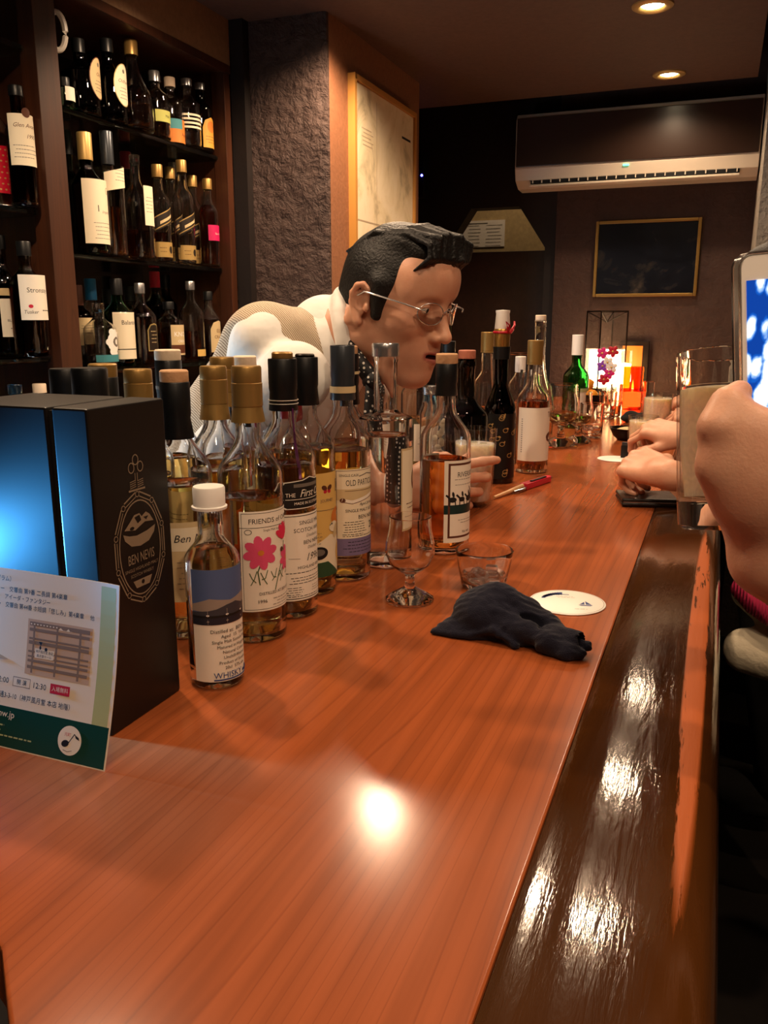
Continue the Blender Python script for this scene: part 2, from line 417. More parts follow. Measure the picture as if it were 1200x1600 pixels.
nw = noise(m, 90, 5, (1, .10, 1), .4, .65); bp = nd(m, 'ShaderNodeBump'); bp.inputs['Strength'].default_value = .16; bp.inputs['Distance'].default_value = .003
lk(m, nw.outputs['Fac'], bp.inputs['Height']); lk(m, bp.outputs[0], B.inputs['Normal']); lk(m, bp.outputs[0], B.inputs['Coat Normal'])

def plaster(name, col, scale, strength, dist, rough=.75):
    m = mat(name, col, rough); B = bsdf(m)
    n1 = noise(m, scale, 6, None, .35, .62); n2 = noise(m, scale*.3, 3)
    mx = nd(m, 'ShaderNodeMath'); mx.operation = 'ADD'; lk(m, n1.outputs['Fac'], mx.inputs[0]); lk(m, n2.outputs['Fac'], mx.inputs[1])
    bp = nd(m, 'ShaderNodeBump'); bp.inputs['Strength'].default_value = strength; bp.inputs['Distance'].default_value = dist
    lk(m, mx.outputs[0], bp.inputs['Height']); lk(m, bp.outputs[0], B.inputs['Normal'])
    c = srgb(col); r = ramp(m, n1.outputs['Fac'], [(.3, tuple(x*.82 for x in c)), (.7, tuple(x*1.1 for x in c))]); lk(m, r.outputs[0], B.inputs['Base Color'])
plaster('rough_plaster', '46342e', 26, 1.0, .030); plaster('wall_plaster', '402a22', 34, .5, .010, .6); plaster('ceiling_paint', '62483c', 60, .15, .004, .6)
plaster('dark_paint', '1c1412', 40, .2, .004, .6); plaster('soffit_paint', '9c7d60', 60, .15, .004, .7); plaster('pale_plaster', 'b9b2a6', 70, 1.0, .02); plaster('cream_wall', 'b8a070', 40, .15, .004, .7)
plaster('floor_dark', '1e1814', 20, .2, .004)

# ------------------------------------------------------------------ the room
YF = 3.90
def slab(name, x0, x1, y0, y1, z0, z1, m): return struct(MB().box(((x0+x1)/2, (y0+y1)/2, (z0+z1)/2), (x1-x0, y1-y0, z1-z0), m), name)
slab('floor', -2.1, 1.7, -1.7, 5.1, -.1, 0, 'floor_dark')
slab('ceiling', -2.0, .05, -1.6, 3.61, 2.21, 2.46, 'ceiling_paint')
slab('ceiling_upper', -2.1, 1.7, -1.7, 5.1, 2.48, 2.6, 'dark_paint')
slab('wall_right', 1.45, 1.6, -1.6, 5.0, 0, 2.48, 'wall_plaster'); slab('wall_rear', -2.1, 1.6, -1.7, -1.6, 0, 2.48, 'wall_plaster')
slab('wall_left', -1.96, -1.80, -1.6, 3.23, 0, 2.21, 'dark_paint')
slab('wall_soffit_left', -1.80, -1.432, -1.6, 2.42, 2.085, 2.21, 'soffit_paint')
# rough pillar: its near face to the camera, its side with the map
plaster('smooth_plaster', '8a5c40', 70, .35, .006, .6)
pl = MB().prism([(-1.80, 2.435), (-1.13, 2.435), (-1.13, 3.24), (-1.80, 3.24)], 0, 2.21, 'smooth_plaster').prism([(-1.80, 2.42), (-1.14, 2.42), (-1.131, 2.425), (-1.1295, 2.436), (-1.80, 2.436)], 0, 2.21, 'rough_plaster'); struct(pl, 'wall_pillar')
slab('trim_1', -1.432, -1.385, 2.385, 2.418, 0, 2.21, 'dark_paint')
# far wall, right part, with the chamfered opening left of it
slab('wall_far', -.715, 1.45, YF, YF+.12, 0, 2.48, 'wall_plaster')
ow = MB(); zt, zs, xl, xr, xc0, xc1 = 1.84, 1.66, -1.231, -.765, -1.109, -.887
bm = bmesh.new()
outer = [(-2.1, 0), (-.715, 0), (-.715, 2.48), (-2.1, 2.48)]
hole = [(xl, .02), (xr, .02), (xr, zs), (xc1, zt), (xc0, zt), (xl, zs)]
def xz(p, y): return (p[0], y, p[1])
poly = [outer[0], (xl, 0), hole[0], hole[5], hole[4], (xc0, 2.48), outer[3]]
P = [[outer[0], (xl, 0), (xl, zs), (xc0, zt), (xc0, 2.48), outer[3]], [(xr, 0), outer[1], outer[2], (xc1, 2.48), (xc1, zt), (xr, zs)], [(xc0, zt), (xc1, zt), (xc1, 2.48), (xc0, 2.48)]]
for q in P: ow.prism(q, 0, .10, 'dark_paint', Matrix(((1, 0, 0, 0), (0, 0, -1, YF+.12), (0, 1, 0, 0), (0, 0, 0, 1))))
struct(ow, 'wall_far_left')
slab('wall_passage', -2.1, -.3, 4.75, 4.85, 0, 2.48, 'cream_wall'); slab('wall_passage_left', -2.1, -2.0, 3.24, 4.75, 0, 2.48, 'dark_paint'); slab('wall_passage_right', -.40, -.30, YF+.12, 4.75, 0, 2.48, 'cream_wall')
slab('wall_far_right', .088, .5, 3.30, YF, 0, 2.48, 'pale_plaster')
# dark half-height door in the opening
dr = thing('door_1', None, None, (0, 0, 0)); dr['kind'] = 'structure'
o = MB().box(((xl+xr)/2-.003, YF+.16, .83), (xr-xl-.006, .035, 1.655), 'panel_wood', bev=.004).build('door_panel', dr)
o = MB().box((xr-.006, YF+.135, .83), (.010, .02, 1.655), 'steel').build('door_edge', dr)

# notice paper inside the passage
p0, p1 = at(722, 387, Y=4.742), at(789, 343, Y=4.742); w, h = abs(p1.x-p0.x), p1.z-p0.z
c = Canvas(planemap((p0.x, 4.742, p0.z), (1, 0, 0), (0, 0, 1)))
c.mb.box(((p0.x+p1.x)/2, 4.7465, (p0.z+p1.z)/2), (w, .006, h), 'paper')
c.up().up(); c.fine(.03, w*.45, h*.8, 8, .018, 'grey_ink', .003); c.fine(w*.55, w*.95, h*.8, 8, .018, 'grey_ink', .003, 4); c.rect(.03, h*.88, w*.6, h*.91, 'grey_ink')
tag(c.mb.build('notice_paper'), 'white printed notice sheet on the cream wall beyond the octagonal opening', 'notice')

# ------------------------------------------------------------------ recessed downlights
mat('bulb_glow', 'ffffff', emit=(1, .80, .52), es=28)
mat('bulb_off', '6b5a48', .4)
def downlight(x, y, energy, label, spot=150, z=2.21):
    t = thing('recessed_downlight', label, 'ceiling light', (x, y, z), 0, 'recessed downlights in the ceiling')
    MB().lathe([(.031, .002), (.032, -.002), (.040, -.008), (.050, -.008), (.057, -.004), (.058, .001)], 'gold_print', 40).build('trim_ring', t)
    MB().lathe([(0, -.0055), (.016, -.005), (.026, -.003), (.031, -.0005), (.031, .002), (0, .002)], 'bulb_glow', 32).build('bulb', t)
    lamp('bulb_light', 'SPOT', (0, 0, -.012), energy, WARM, .030, (0, 0, 0), t, spot, .55)
downlight(-.905, 2.29, E_DOWN*3.0, 'brass-rimmed downlight at the top of the photo, close to the rough pillar corner')
downlight(-.254, 2.718, E_DOWN*.9, 'larger lit downlight in the ceiling, nearer of the two above the air conditioner')
downlight(-.25, 3.45, E_DOWN*.8, 'smaller dim downlight at the far ceiling edge, just above the air conditioner')
downlight(-.25, 1.97, E_DOWN*.9, 'downlight above the middle of the bar, outside the top of the photo')
downlight(-.25, 1.20, E_DOWN*.55, 'downlight above the near bottles, outside the top of the photo')
downlight(-.98, 1.0, E_DOWN*2.2, 'downlight over the aisle behind the bar, outside the top of the photo')
downlight(-.25, .44, E_DOWN*.3, 'downlight above the near end of the bar, outside the top of the photo')
downlight(-.25, -.32, E_DOWN*.5, 'downlight behind the camera over the bar')
downlight(.50, -.30, E_DOWN*2.4, 'unseen ceiling light added behind the camera to brighten the phone and hand', 150, 2.48)  # added fill for the phone front and the hand
downlight(.55, .75, E_DOWN*1.6, 'unseen ceiling light added over the guest seats to brighten the bottle labels', 150, 2.48)  # added fill for the labels that face the guests
t = thing('added_shelf_spot', 'small unseen ceiling spotlight added to brighten the bottle shelves', 'ceiling light', (-1.02, 1.72, 2.21))  # spotlight added because the shelf bottles came out too dark
MB().lathe([(0, 0), (.05, 0), (.05, -.010), (.012, -.014), (.012, -.03), (0, -.03)], 'dark_metal', 28).build('base', t)
SM = Matrix.Translation((0, 0, -.045)) @ Matrix.Rotation(math.radians(-38), 4, (.55, .8, 0)).inverted()
MB().lathe([(0, .03), (.022, .03), (.030, -.03), (.027, -.03), (.020, .02), (0, .022)], 'dark_metal', 28, SM).build('lamp_shade', t)
o = lamp('bulb_light', 'SPOT', (-.012, .006, -.062), 17, WARM, .02, None, t, 84, .6); o.rotation_euler = Vector((-.52, .28, -.62)).to_track_quat('-Z', 'Y').to_euler()
downlight(-1.0, 4.35, 9, 'ceiling light in the passage behind the octagonal opening', 160, 2.48)

# ------------------------------------------------------------------ bar counter
cn = thing('bar_counter', 'long orange-brown wooden bar counter with a dark varnished rail along its front', 'bar counter', (0, 0, 0))
MB().prism([(-.0885, -.5), (-.0885, 3.88), (-.74, 3.88), (-.74, .50), (-.67, .41), (-.45, .345), (-.354, .302), (-.309, .263), (-.30, .20), (-.30, -.5)], .955, 1.0, 'counter_wood', bev=.003).build('counter_top', cn)
prof = [(-.088, .945), (-.088, .9995), (-.080, 1.0025), (-.050, 1.0035), (-.010, 1.0035), (.008, 1.0025), (.019, .999), (.026, .991), (.029, .979), (.027, .960), (.018, .947), (.008, .943)]
MB().prism(prof, -.5, 3.88, 'rail_wood', Matrix(((1, 0, 0, 0), (0, 0, -1, 3.38), (0, 1, 0, 0), (0, 0, 0, 1)))).build('front_rail', cn, ang=60)
MB().box((-.13, 1.69, .4715), (.04, 4.38, .943), 'panel_wood').build('front_panel', cn)
MB().box((-.40, 1.69, .60), (.40, 4.2, .03), 'panel_wood').build('under_shelf', cn)

# ------------------------------------------------------------------ back-bar cabinet
XC = -1.432
cb = thing('back_bar_cabinet', 'dark brown wooden cabinet of open bottle shelves behind the bar', 'cabinet', (0, 0, 0))
def part(name, c, d, m, bev=.002): return MB().box(c, d, m, bev=bev).build(name, cb)
y0c, y1c = 0.2, 2.382
mat('fill_mirror', (.42, .38, .35), .10, 1.0)  # mirror finish added behind the shelves to brighten the bottle glass
part('back_panel', (-1.785, (y0c+y1c)/2, 1.05), (.02, y1c-y0c, 2.06), 'fill_mirror', 0)
part('top_panel', (-1.61, (y0c+y1c)/2, 2.073), (.35, y1c-y0c, .022), 'cabinet_wood')
part('stile', (-1.455, 1.616, 1.04), (.045, .070, 2.05), 'cabinet_wood'); part('divider', (-1.63, 1.622, 1.04), (.30, .04, 2.05), 'cabinet_wood')
part('stile', (-1.455, 2.365, 1.04), (.045, .032, 2.05), 'cabinet_wood'); part('side_panel', (-1.63, 2.372, 1.04), (.30, .018, 2.05), 'cabinet_wood')
part('stile', (-1.455, .22, 1.04), (.045, .04, 2.05), 'cabinet_wood')
part('top_rail', (-1.4335, (1.69+2.38)/2, 2.072), (.012, 2.38-1.69, .024), 'cabinet_wood')
for z in (1.83, 1.503, 1.222): part('shelf', (-1.62, 2.002, z-.006), (.31, .72, .012), 'shelf_glass')
for z in (1.93, 1.59, 1.262): part('shelf', (-1.62, .92, z-.006), (.31, 1.36, .012), 'shelf_glass')
part('base_cupboard', (-1.60, 1.29, .46), (.38, 2.14, .92), 'cabinet_wood')

# ------------------------------------------------------------------ framed map on the pillar
mm_ = mat('map_print', 'e6d3ac', .65); n = noise(mm_, 7, 8, (1, 1.0, .8), .8, .62); r = ramp(mm_, n.outputs['Fac'], [(.45, 'f0e2c4'), (.56, 'e6d6b2'), (.63, 'cbbc9a'), (.72, 'ac9d80')]); lk(mm_, r.outputs[0], bsdf(mm_).inputs['Base Color'])
mat('light_oak', 'c08a44', .45)
fm = thing('framed_map', 'pale antique map in a thin light wood frame on the side of the pillar', 'framed map', (-1.13, 2.88, 1.72))
y0, y1, z0, z1 = -.30, .26, -.42, .356
c = Canvas(planemap((.0165, y0, z0), (0, 1, 0), (0, 0, 1)))
c.mb.box((.011, (y0+y1)/2, (z0+z1)/2), (.010, y1-y0-.02, z1-z0-.02), 'map_print')
c.up(); c.rect(.43, .675, .52, .683, 'ink'); c.fine(.06, .16, .64, 5, .012, 'map_grey', .003); c.line([(.02, .36), (.42, .36)], .004, 'map_grey'); c.line([(.19, .02), (.19, .74)], .003, 'map_grey')
c.mb.build('map_sheet', fm)
f = MB()
for a in (0, 1):
    f.box((.012, y1 if a else y0, (z0+z1)/2), (.024, .016, z1-z0+.016), 'light_oak'); f.box((.012, (y0+y1)/2, z1 if a else z0), (.024, y1-y0, .016), 'light_oak')
f.build('frame', fm)

# ------------------------------------------------------------------ air conditioner
mat('ac_white', 'd8cbb8', .35); mat('ac_panel', '2e1f18', .28); mat('led_green', '20ffb0', emit=(.1, 1, .6), es=4); mat('led_blue', '3040ff', emit=(.08, .08, 1), es=14)
AX0, AX1, AZ0, AZ1 = -.862, .083, 1.885, 2.178
ac = thing('air_conditioner', 'wall-mounted air conditioner with a dark wood front panel and pale louvre base', 'air conditioner', ((AX0+AX1)/2, YF, AZ0))
w = AX1-AX0; H = AZ1-AZ0
pf = [(0, .02), (-.05, 0), (-.13, .004), (-.185, .030), (-.20, .075), (-.20, H-.025), (-.185, H-.004), (-.16, H), (0, H)]
XF = Matrix(((0, 0, 1, -w/2), (1, 0, 0, 0), (0, 1, 0, 0), (0, 0, 0, 1)))
MB().prism(pf, 0, w, 'ac_white', XF, bev=.003).build('casing', ac)
MB().box((0, -.203, (.082+H-.022)/2), (w-.010, .010, H-.022-.082), 'ac_panel', bev=.003).build('front_panel', ac)
f = MB().box((0, -.172, .022), (w*.86, .030, .014), 'black', Matrix.Rotation(.0, 4, 'X')); f.build('air_outlet', ac)
for i in range(22): MB().box((-w*.42+i*w*.84/21, -.186, .024), (.004, .012, .012), 'ac_white').build('guide_vane', ac)
MB().box((.0, -.183, .009), (w*.86, .034, .006), 'ac_white', Matrix.Rotation(.3, 4, 'X') @ Matrix.Translation((0, 0, .056)), bev=.002).build('louvre', ac)
MB().box((-.02, -.198, .066), (.022, .008, .004), 'led_green').build('indicator_light', ac)

# ------------------------------------------------------------------ framed night picture on the far wall
npic = mat('night_print', '0b0f1c', .25); n = noise(npic, 5, 9, (1, 1, 1.4), .8, .6); r = ramp(npic, n.outputs['Fac'], [(.42, '070a14'), (.55, '10141f'), (.64, '2c2a2a'), (.74, '5b5148')]); lk(npic, r.outputs[0], bsdf(npic).inputs['Base Color'])
pc = thing('framed_picture', 'dark night picture in a thin gold frame under the air conditioner', 'picture', (-.324, YF, 1.60))
w, h = .428, .315
MB().box((0, -.008, 0), (w-.02, .012, h-.02), 'night_print').build('print', pc)
f = MB()
for sg in (-1, 1): f.box((sg*(w/2-.006), -.012, 0), (.013, .024, h), 'gold', bev=.002); f.box((0, -.012, sg*(h/2-.006)), (w-.026, .024, .013), 'gold', bev=.002)
f.build('frame', pc)

# small amplifier with a blue light in the dark corner
q = at(659, 274, Y=3.80)
am = thing('wall_speaker', 'small black box with a blue indicator light in the dark corner beside the map', 'speaker', (q.x-.06, 3.89, q.z))
MB().box((-.05, -.05, 0), (.24, .078, .18), 'black', bev=.006).build('housing', am)
MB().lathe([(0, 0), (.05, .002), (.055, .006), (.06, 0)], 'dark_metal', 24, Matrix.Translation((-.07, -.089, 0)) @ Matrix.Rotation(PI/2, 4, 'X')).build('cone', am)
MB().ball((.06, -.0905, 0), .0055, 'led_blue').build('indicator_light', am)

# ------------------------------------------------------------------ added cool lights, unseen behind the bar
mat('added_led_tube', 'ffffff', emit=(.62, .82, 1.0), es=10)  # tube added to back-light the bottles and the bartender's near side
t = thing('added_led_tube', 'unseen blue-white tube light added on the back cupboard to light the bottles from behind', 'tube light', (-1.398, 1.15, .90))
MB().tube([(0, -.35, 0), (0, .35, 0)], .009, 'added_led_tube', 12).build('tube', t)
for sy in (-1, 1): MB().box((-.004, sy*.36, 0), (.018, .022, .022), 'ac_white', bev=.003).build('end_cap', t)
lamp('tube_glow', 'AREA', (.014, 0, .0), 9, (.62, .84, 1.0), (.03, .70), (0, -PI/2-.25, 0), t)
t = thing('added_blue_lamp', 'unseen gooseneck lamp added beside the black box to cast blue light on it', 'lamp', (-.695, .625, 1.0))  # lamp body added to carry the blue light on the box side
MB().lathe([(0, 0), (.028, 0), (.028, .008), (.010, .014), (0, .014)], 'dark_metal', 28).build('base', t)
MB().tube([(0, 0, .012), (-.006, -.005, .08), (-.020, -.035, .135), (-.022, -.085, .135)], .004, 'dark_metal', 8).build('gooseneck', t)
HM = Matrix.Translation((-.022, -.120, .120)) @ Matrix.Rotation(PI/2+.15, 4, 'Y')
MB().lathe([(0, -.020), (.012, -.020), (.024, .010), (.022, .010), (.010, -.016), (0, -.016)], 'dark_metal', 28, HM).build('lamp_shade', t)
o = lamp('bulb_light', 'SPOT', (-.010, -.118, .125), 26.0, (.07, .42, 1.0), .012, None, t, 92, 1.0)
o.rotation_euler = Vector((1, .13, .10)).to_track_quat('-Z', 'Y').to_euler()
# ------------------------------------------------------------------ bottles
def bprof(H, R, sh, nb, rn, rt=None, sq=1.0, base=None, belly=None, t=.0028, lip=True):
    base = base or R
    o = [(0, .004), (base-.012, .0), (base-.004, .0005), (base, .005)]
    if belly: o += belly
    else: o += [(R, .02), (R, sh)]
    n = 9
    for i in range(1, n+1):
        u = i/n; e = (math.cos(PI*u**sq)+1)/2; o.append((rn+(R-rn)*e, sh+(nb-sh)*u))
    rt = rt or rn
    o += [(rt, H-.02)]
    if lip: o += [(rt+.0012, H-.018), (rt+.0012, H-.003), (rt, H)]
    else: o += [(rt, H)]
    i = [(max(r-t, .002), z) for r, z in o[4:] if z < H-.019]
    inner = [(rt-t, H)]+i[::-1]+[(max(base-t-.003, .01), .009), (0, .0115)]
    return o+inner, i
def liquid(i, lev, base, t=.0028):
    p = [(max(r-.0005, .002), z) for r, z in i if z < lev]
    a = [q for q in i if q[0] > 0]; r = np.interp(lev, [q[1] for q in a], [q[0] for q in a])-.0005
    b = base-t-.0035
    return [(0, .0122), (b-.002, .0100), (b, .0115)]+[q for q in p if q[1] > .0125]+[(r-.0003, lev+.0008), (r-.003, lev), (0, lev)]
def bottle(label, cat, loc, H, R, sh, nb, rn, g='glass', liq=None, caps=(), labels=(), group=None, ang=-12, seg=40, name='whisky_bottle', wob=None, **k):
    t = thing(name, label, cat, loc, math.radians(ang), group)
    o, i = bprof(H, R, sh, nb, rn, **k)
    MB().lathe(o, g, seg, wob=wob).build('glass_body', t, ang=50)
    if liq:
        MB().lathe(liquid(i, liq[0], k.get('base') or R), liq[1], seg, wob=wob).build('liquid', t, ang=50)
    for nm, m, pr in caps:
        b = MB()
        if isinstance(pr, dict):
            for mm2, q in pr.items(): b.lathe([(r, H+z) for r, z in q], mm2, seg)
        else: b.lathe([(r, H+z) for r, z in pr], m, seg)
        b.build(nm, t, ang=35)
    for nm, fn, zc, a, RR in labels:
        c = Canvas(cylmap(RR or R, math.radians(a), zc), .005); fn(c)
        c.mb.build(nm, t, ang=60)
    return t
def patch(c, w, h, m='paper', r=.0):
    c.rect(-w/2, 0, w/2, h, m); c.up(); return c
# capsule (neck foil) and stopper outlines, z relative to the glass top
def foil(rn, L, bot=None, top=.003): bot = bot or rn+.0012; return [(rn-.001, top), (rn+.0016, top), (rn+.0022, top-.001), (rn+.0020, -L*.55), (rn+.0012, -L*.62), (bot, -L+.001), (bot-.0004, -L), (rn-.001, -L)]
def stop(r, h, z0=.003): return [(0, z0), (r, z0), (r+.0004, z0+.001), (r+.0004, z0+h-.0015), (r-.001, z0+h), (0, z0+h)]
def screw(rn, L, up=.002): return [(rn+.0002, -L), (rn+.0017, -L), (rn+.0017, -L+.003), (rn+.0010, -L+.0036), (rn+.0016, -L+.0044), (rn+.0016, up-.001), (rn+.0008, up), (0, up)]

BAR = 'whisky bottles in the two rows beside the black box'
rr_ = random.Random(5)
def wavy(a, z): return 1+.012*math.sin(5*a+z*60)*max(0, min(1, (z-.16)/.03))
# A: the small sample bottle in front
def lab_a(c):
    W_, H_ = .076, .112
    patch(c, W_, H_); r = c.rect
    v0 = .058
    r(-W_/2, v0, W_/2, H_, 'sky_print'); c.up()
    c.poly([(-W_/2, .078), (-.02, .084), (.0, .081), (.018, .085), (W_/2, .080), (W_/2, .0715), (-W_/2, .0715)], 'cloud_print')
    c.up(); c.poly([(-W_/2, .0705), (-.022, .072), (-.014, .0735), (-.004, .077), (.006, .0785), (.016, .0745), (.03, .0755), (W_/2, .074), (W_/2, .066), (-W_/2, .066)], 'hill_print')
    r(-W_/2, v0, W_/2, .0665, 'lake_print'); c.up()
    r(-W_/2, .0650, .030, .0672, 'ink')
    for u in (-.022, -.004, .014): c.line([(u, .066), (u, .0735)], .0004, 'cloud_print'); c.ell(u, .0675, .0015, .0008, 'white'); c.ell(u, .0615, .0012, .0006, 'cloud_print'); c.line([(u, .0635), (u, .0585)], .0003, 'cloud_print')
    for i, (t, s) in enumerate([('Distilled at:  BEN NEVIS', .0050), ('Aged  15  Years', .0046), ('Single Malt Scotch Whisky', .0044), ('Matured in Hogshead', .0044), ('Natural Colour', .0044), ('Unchill-filtered', .0044), ('Product of Scotland', .0044), ('20cl  57% abv', .0044)]):
        c.text(t, .004, .0495-i*.0053, s, 'ink', maxw=.066)
    c.text('WHISKY', -.004, .0036, .0085, 'blue_ink', wide=.95); c.poly([(.013, .0066), (.0175, .0066), (.0175, .0100), (.0205, .0100), (.0205, .0066), (.025, .0066), (.025, .0040), (.0205, .0040), (.0205, .003), (.0175, .003), (.0175, .0040), (.013, .0040)], 'blue_ink', cut=False); c.rect(-.019, .0012, .02, .0026, 'blue_ink')
bottle('small clear sample bottle with a white screw cap and a lake photo label', 'whisky bottle', (-.436, .659, 1.0), topz((-.436, .659), 759)-1.001, .0262, .126, .152, .0118, liq=(.138, 'whisky_pale'),
       caps=[('cap', 'plastic_white', [(.0118, -.020), (.0165, -.0205), (.0168, -.018), (.0150, -.0172), (.0152, -.001), (.0142, .0008), (0, .001)])],
       labels=[('label', lab_a, .010, -4, None)], ang=-18, name='sample_bottle')
# B: black capsule with cork top, behind the sample bottle
def lab_b(c):
    patch(c, .085, .090, 'tan'); c.rect(-.0425, .058, .0425, .084, 'cream'); c.up(); c.text('Ben Nevis', -.012, .068, .012, 'ink', shear=.3); c.text('Aged 17', .015, .050, .0055, 'brown_ink'); c.ring(.018, .030, .012, .012, .0012, 'gold_print')
    c.fine(-.035, .0, .045, 6, .006, 'grey_ink')
bottle('clear bottle with a black capsule and pale cork top, right behind the white-capped sample bottle', 'whisky bottle', (-.545, .768, 1.0), topz((-.545, .768), 586)-1.0-.010, .0355, .185, .232, .0135, liq=(.172, 'whisky_pale'), wob=wavy,
       caps=[('capsule', 'foil_black', foil(.0140, .058, .0185)), ('stopper', 'cork', stop(.0150, .0125))], labels=[('label', lab_b, .045, 0, None)], group=BAR)
# C: flower label
def lab_c(c):
    W_, H_ = .088, .112; patch(c, W_, H_); c.frame(-W_/2+.002, .002, W_/2-.002, H_-.002, .0005, 'ink')
    c.line([(-W_/2, .094), (W_/2, .094)], .0006, 'ink'); c.text('FRIENDS of OAK', -.006, .0985, .0078, 'ink', maxw=.07); c.text('Single Malt Scotch Whisky', .0, .0895, .0035, 'grey_ink', maxw=.05); c.ring(-.035, .0895, .004, .003, .0006, 'ink')
    c.up()
    def flower(u, v, s, m, n=8, sq=1.0):
        for i in range(n):
            a = 2*PI*i/n+.2; c.ell(u+s*.55*math.cos(a), v+s*.55*sq*math.sin(a), s*.46, s*.27, m, a, 12)
        c.up(); c.ell(u, v, s*.18, s*.16, 'orange')
    def stem(p, t=.0009): c.line(p, t, 'leaf')
    stem([(-.024, .030), (-.026, .045), (-.022, .055)], .0013); stem([(-.006, .022), (.000, .04), (.010, .06), (.012, .074)], .0013); stem([(-.002, .035), (.008, .045), (.018, .046)], .0011)
    for i in range(9): u = -.034+i*.006; stem([(u, .030+.003*(i % 3)), (u+.004*(-1)**i, .037), (u+.007*(-1)**i, .046-.002*(i % 2))], .0010)
    c.up(); flower(-.022, .066, .0195, 'pink'); flower(.017, .054, .0150, 'pink'); 
    for a in (.6, 1.1, 1.6, 2.1, 2.6): c.ell(.010+.006*math.cos(a), .077+.010*math.sin(a), .0095, .0038, 'rose', a, 10)
    c.ell(.006, .0655, .0028, .0028, 'brown_ink')
    c.text('DISTILLED AT BEN NEVIS', .0, .0185, .0046, 'ink', maxw=.066); c.text('1996', -.022, .0095, .0055, 'ink'); c.fine(-.01, .036, .0125, 3, .0035, 'grey_ink')
bottle('clear bottle with a dull gold cap and a pink cosmos flower label', 'whisky bottle', (-.466, .786, 1.0), topz((-.466, .786), 573)-1.0, .0355, .185, .228, .0138, liq=(.160, 'whisky_gold'), wob=wavy,
       caps=[('cap', 'cap_gold', [(.0140, -.058), (.0185, -.058), (.0160, -.043), (.0158, -.0415), (.0165, -.041), (.0165, -.017), (.0158, -.0165), (.0160, -.0158), (.0160, -.001), (.0150, .001), (0, .001)])], labels=[('label', lab_c, .038, 2, None)], group=BAR)
# D: black badge over cream label
def lab_d1(c):
    pts = [(-.038, .004), (-.030, 0), (.030, 0), (.038, .004), (.037, .012), (.040, .020), (.032, .030), (.010, .032), (0, .035), (-.010, .032), (-.032, .030), (-.040, .020), (-.037, .012)]
    c.poly([(u*1.06, v*1.06-.001) for u, v in pts], 'paper'); c.up(); c.poly(pts, 'ink'); c.up()
    c.rect(-.022, .0245, .022, .0285, 'grey_ink'); c.text('THE', -.026, .0135, .0065, 'paper'); c.text('First Cask', .008, .0130, .0125, 'paper', shear=.35, maxw=.046); c.line([(-.032, .0105), (.032, .0105)], .0006, 'paper'); c.text('MADE IN SCOTLAND', 0, .004, .0046, 'paper', maxw=.05)
def lab_d2(c):
    W_, H_ = .088, .105; patch(c, W_, H_); c.frame(-W_/2+.002, .002, W_/2-.002, H_-.002, .0009, 'ink')
    for t, v, s, m_, sh_ in [('SINGLE MALT', .092, .0068, 'ink', 0), ('SCOTCH WHISKY', .083, .0068, 'ink', 0), ('Distilled at', .0765, .0050, 'grey_ink', .3), ('BEN NEVIS', .0680, .0066, 'ink', 0), ('Distillery', .0620, .0050, 'grey_ink', .3), ('1996', .0475, .0125, 'ink', .35), ('HIGHLAND REGION', .0385, .0052, 'ink', 0)]:
        c.text(t, .004, v, s, m_, shear=sh_, maxw=.066)
    c.line([(-.03, .052), (-.016, .051)], .0005, 'grey_ink'); c.fine(-.037, .037, .0335, 1, .004, 'ink', .0009); c.fine(-.03, .034, .0275, 3, .0034, 'ink', .0008, 3); c.fine(-.034, -.012, .0155, 4, .0028, 'ink', .0007, 5); c.fine(.0, .03, .0155, 3, .003, 'grey_ink', .0006, 8); c.fine(-.036, .036, .0048, 1, .003, 'ink', .0008, 9)
DH = topz((-.466, .867), 556)-1.0-.006
tD = bottle('clear bottle with black capsule and purple ribbon, black badge above a cream label', 'whisky bottle', (-.466, .867, 1.0), DH, .0358, .190, .236, .0138, liq=(.182, 'whisky_amber'), wob=wavy,
       caps=[('capsule', 'foil_black', {'foil_black': foil(.0145, .056, .0170), 'white': [(.0172, -.0475), (.0175, -.0475), (.0175, -.0482), (.0172, -.0482)], 'paper': [(.0171, -.0435), (.0175, -.0435), (.0175, -.0442), (.0171, -.0442)]}), ('stopper', 'cap_gold', stop(.0118, .0075))],
       labels=[('badge', lab_d1, .136, 0, None), ('label', lab_d2, .024, 0, None)], group=BAR)
rb = MB(); a = math.radians(-14)
rb.tube([(q*math.cos(a+j), q*math.sin(a+j), z) for q, z, j in [(.0172, DH-.053, 0), (.0172, DH-.07, .05), (.0176, DH-.09, .1), (.0222, DH-.108, .05), (.0315, DH-.120, -.1), (.0372, DH-.132, -.15)]], .0018, 'purple', 6, flat=.4); rb.build('ribbon', tD)
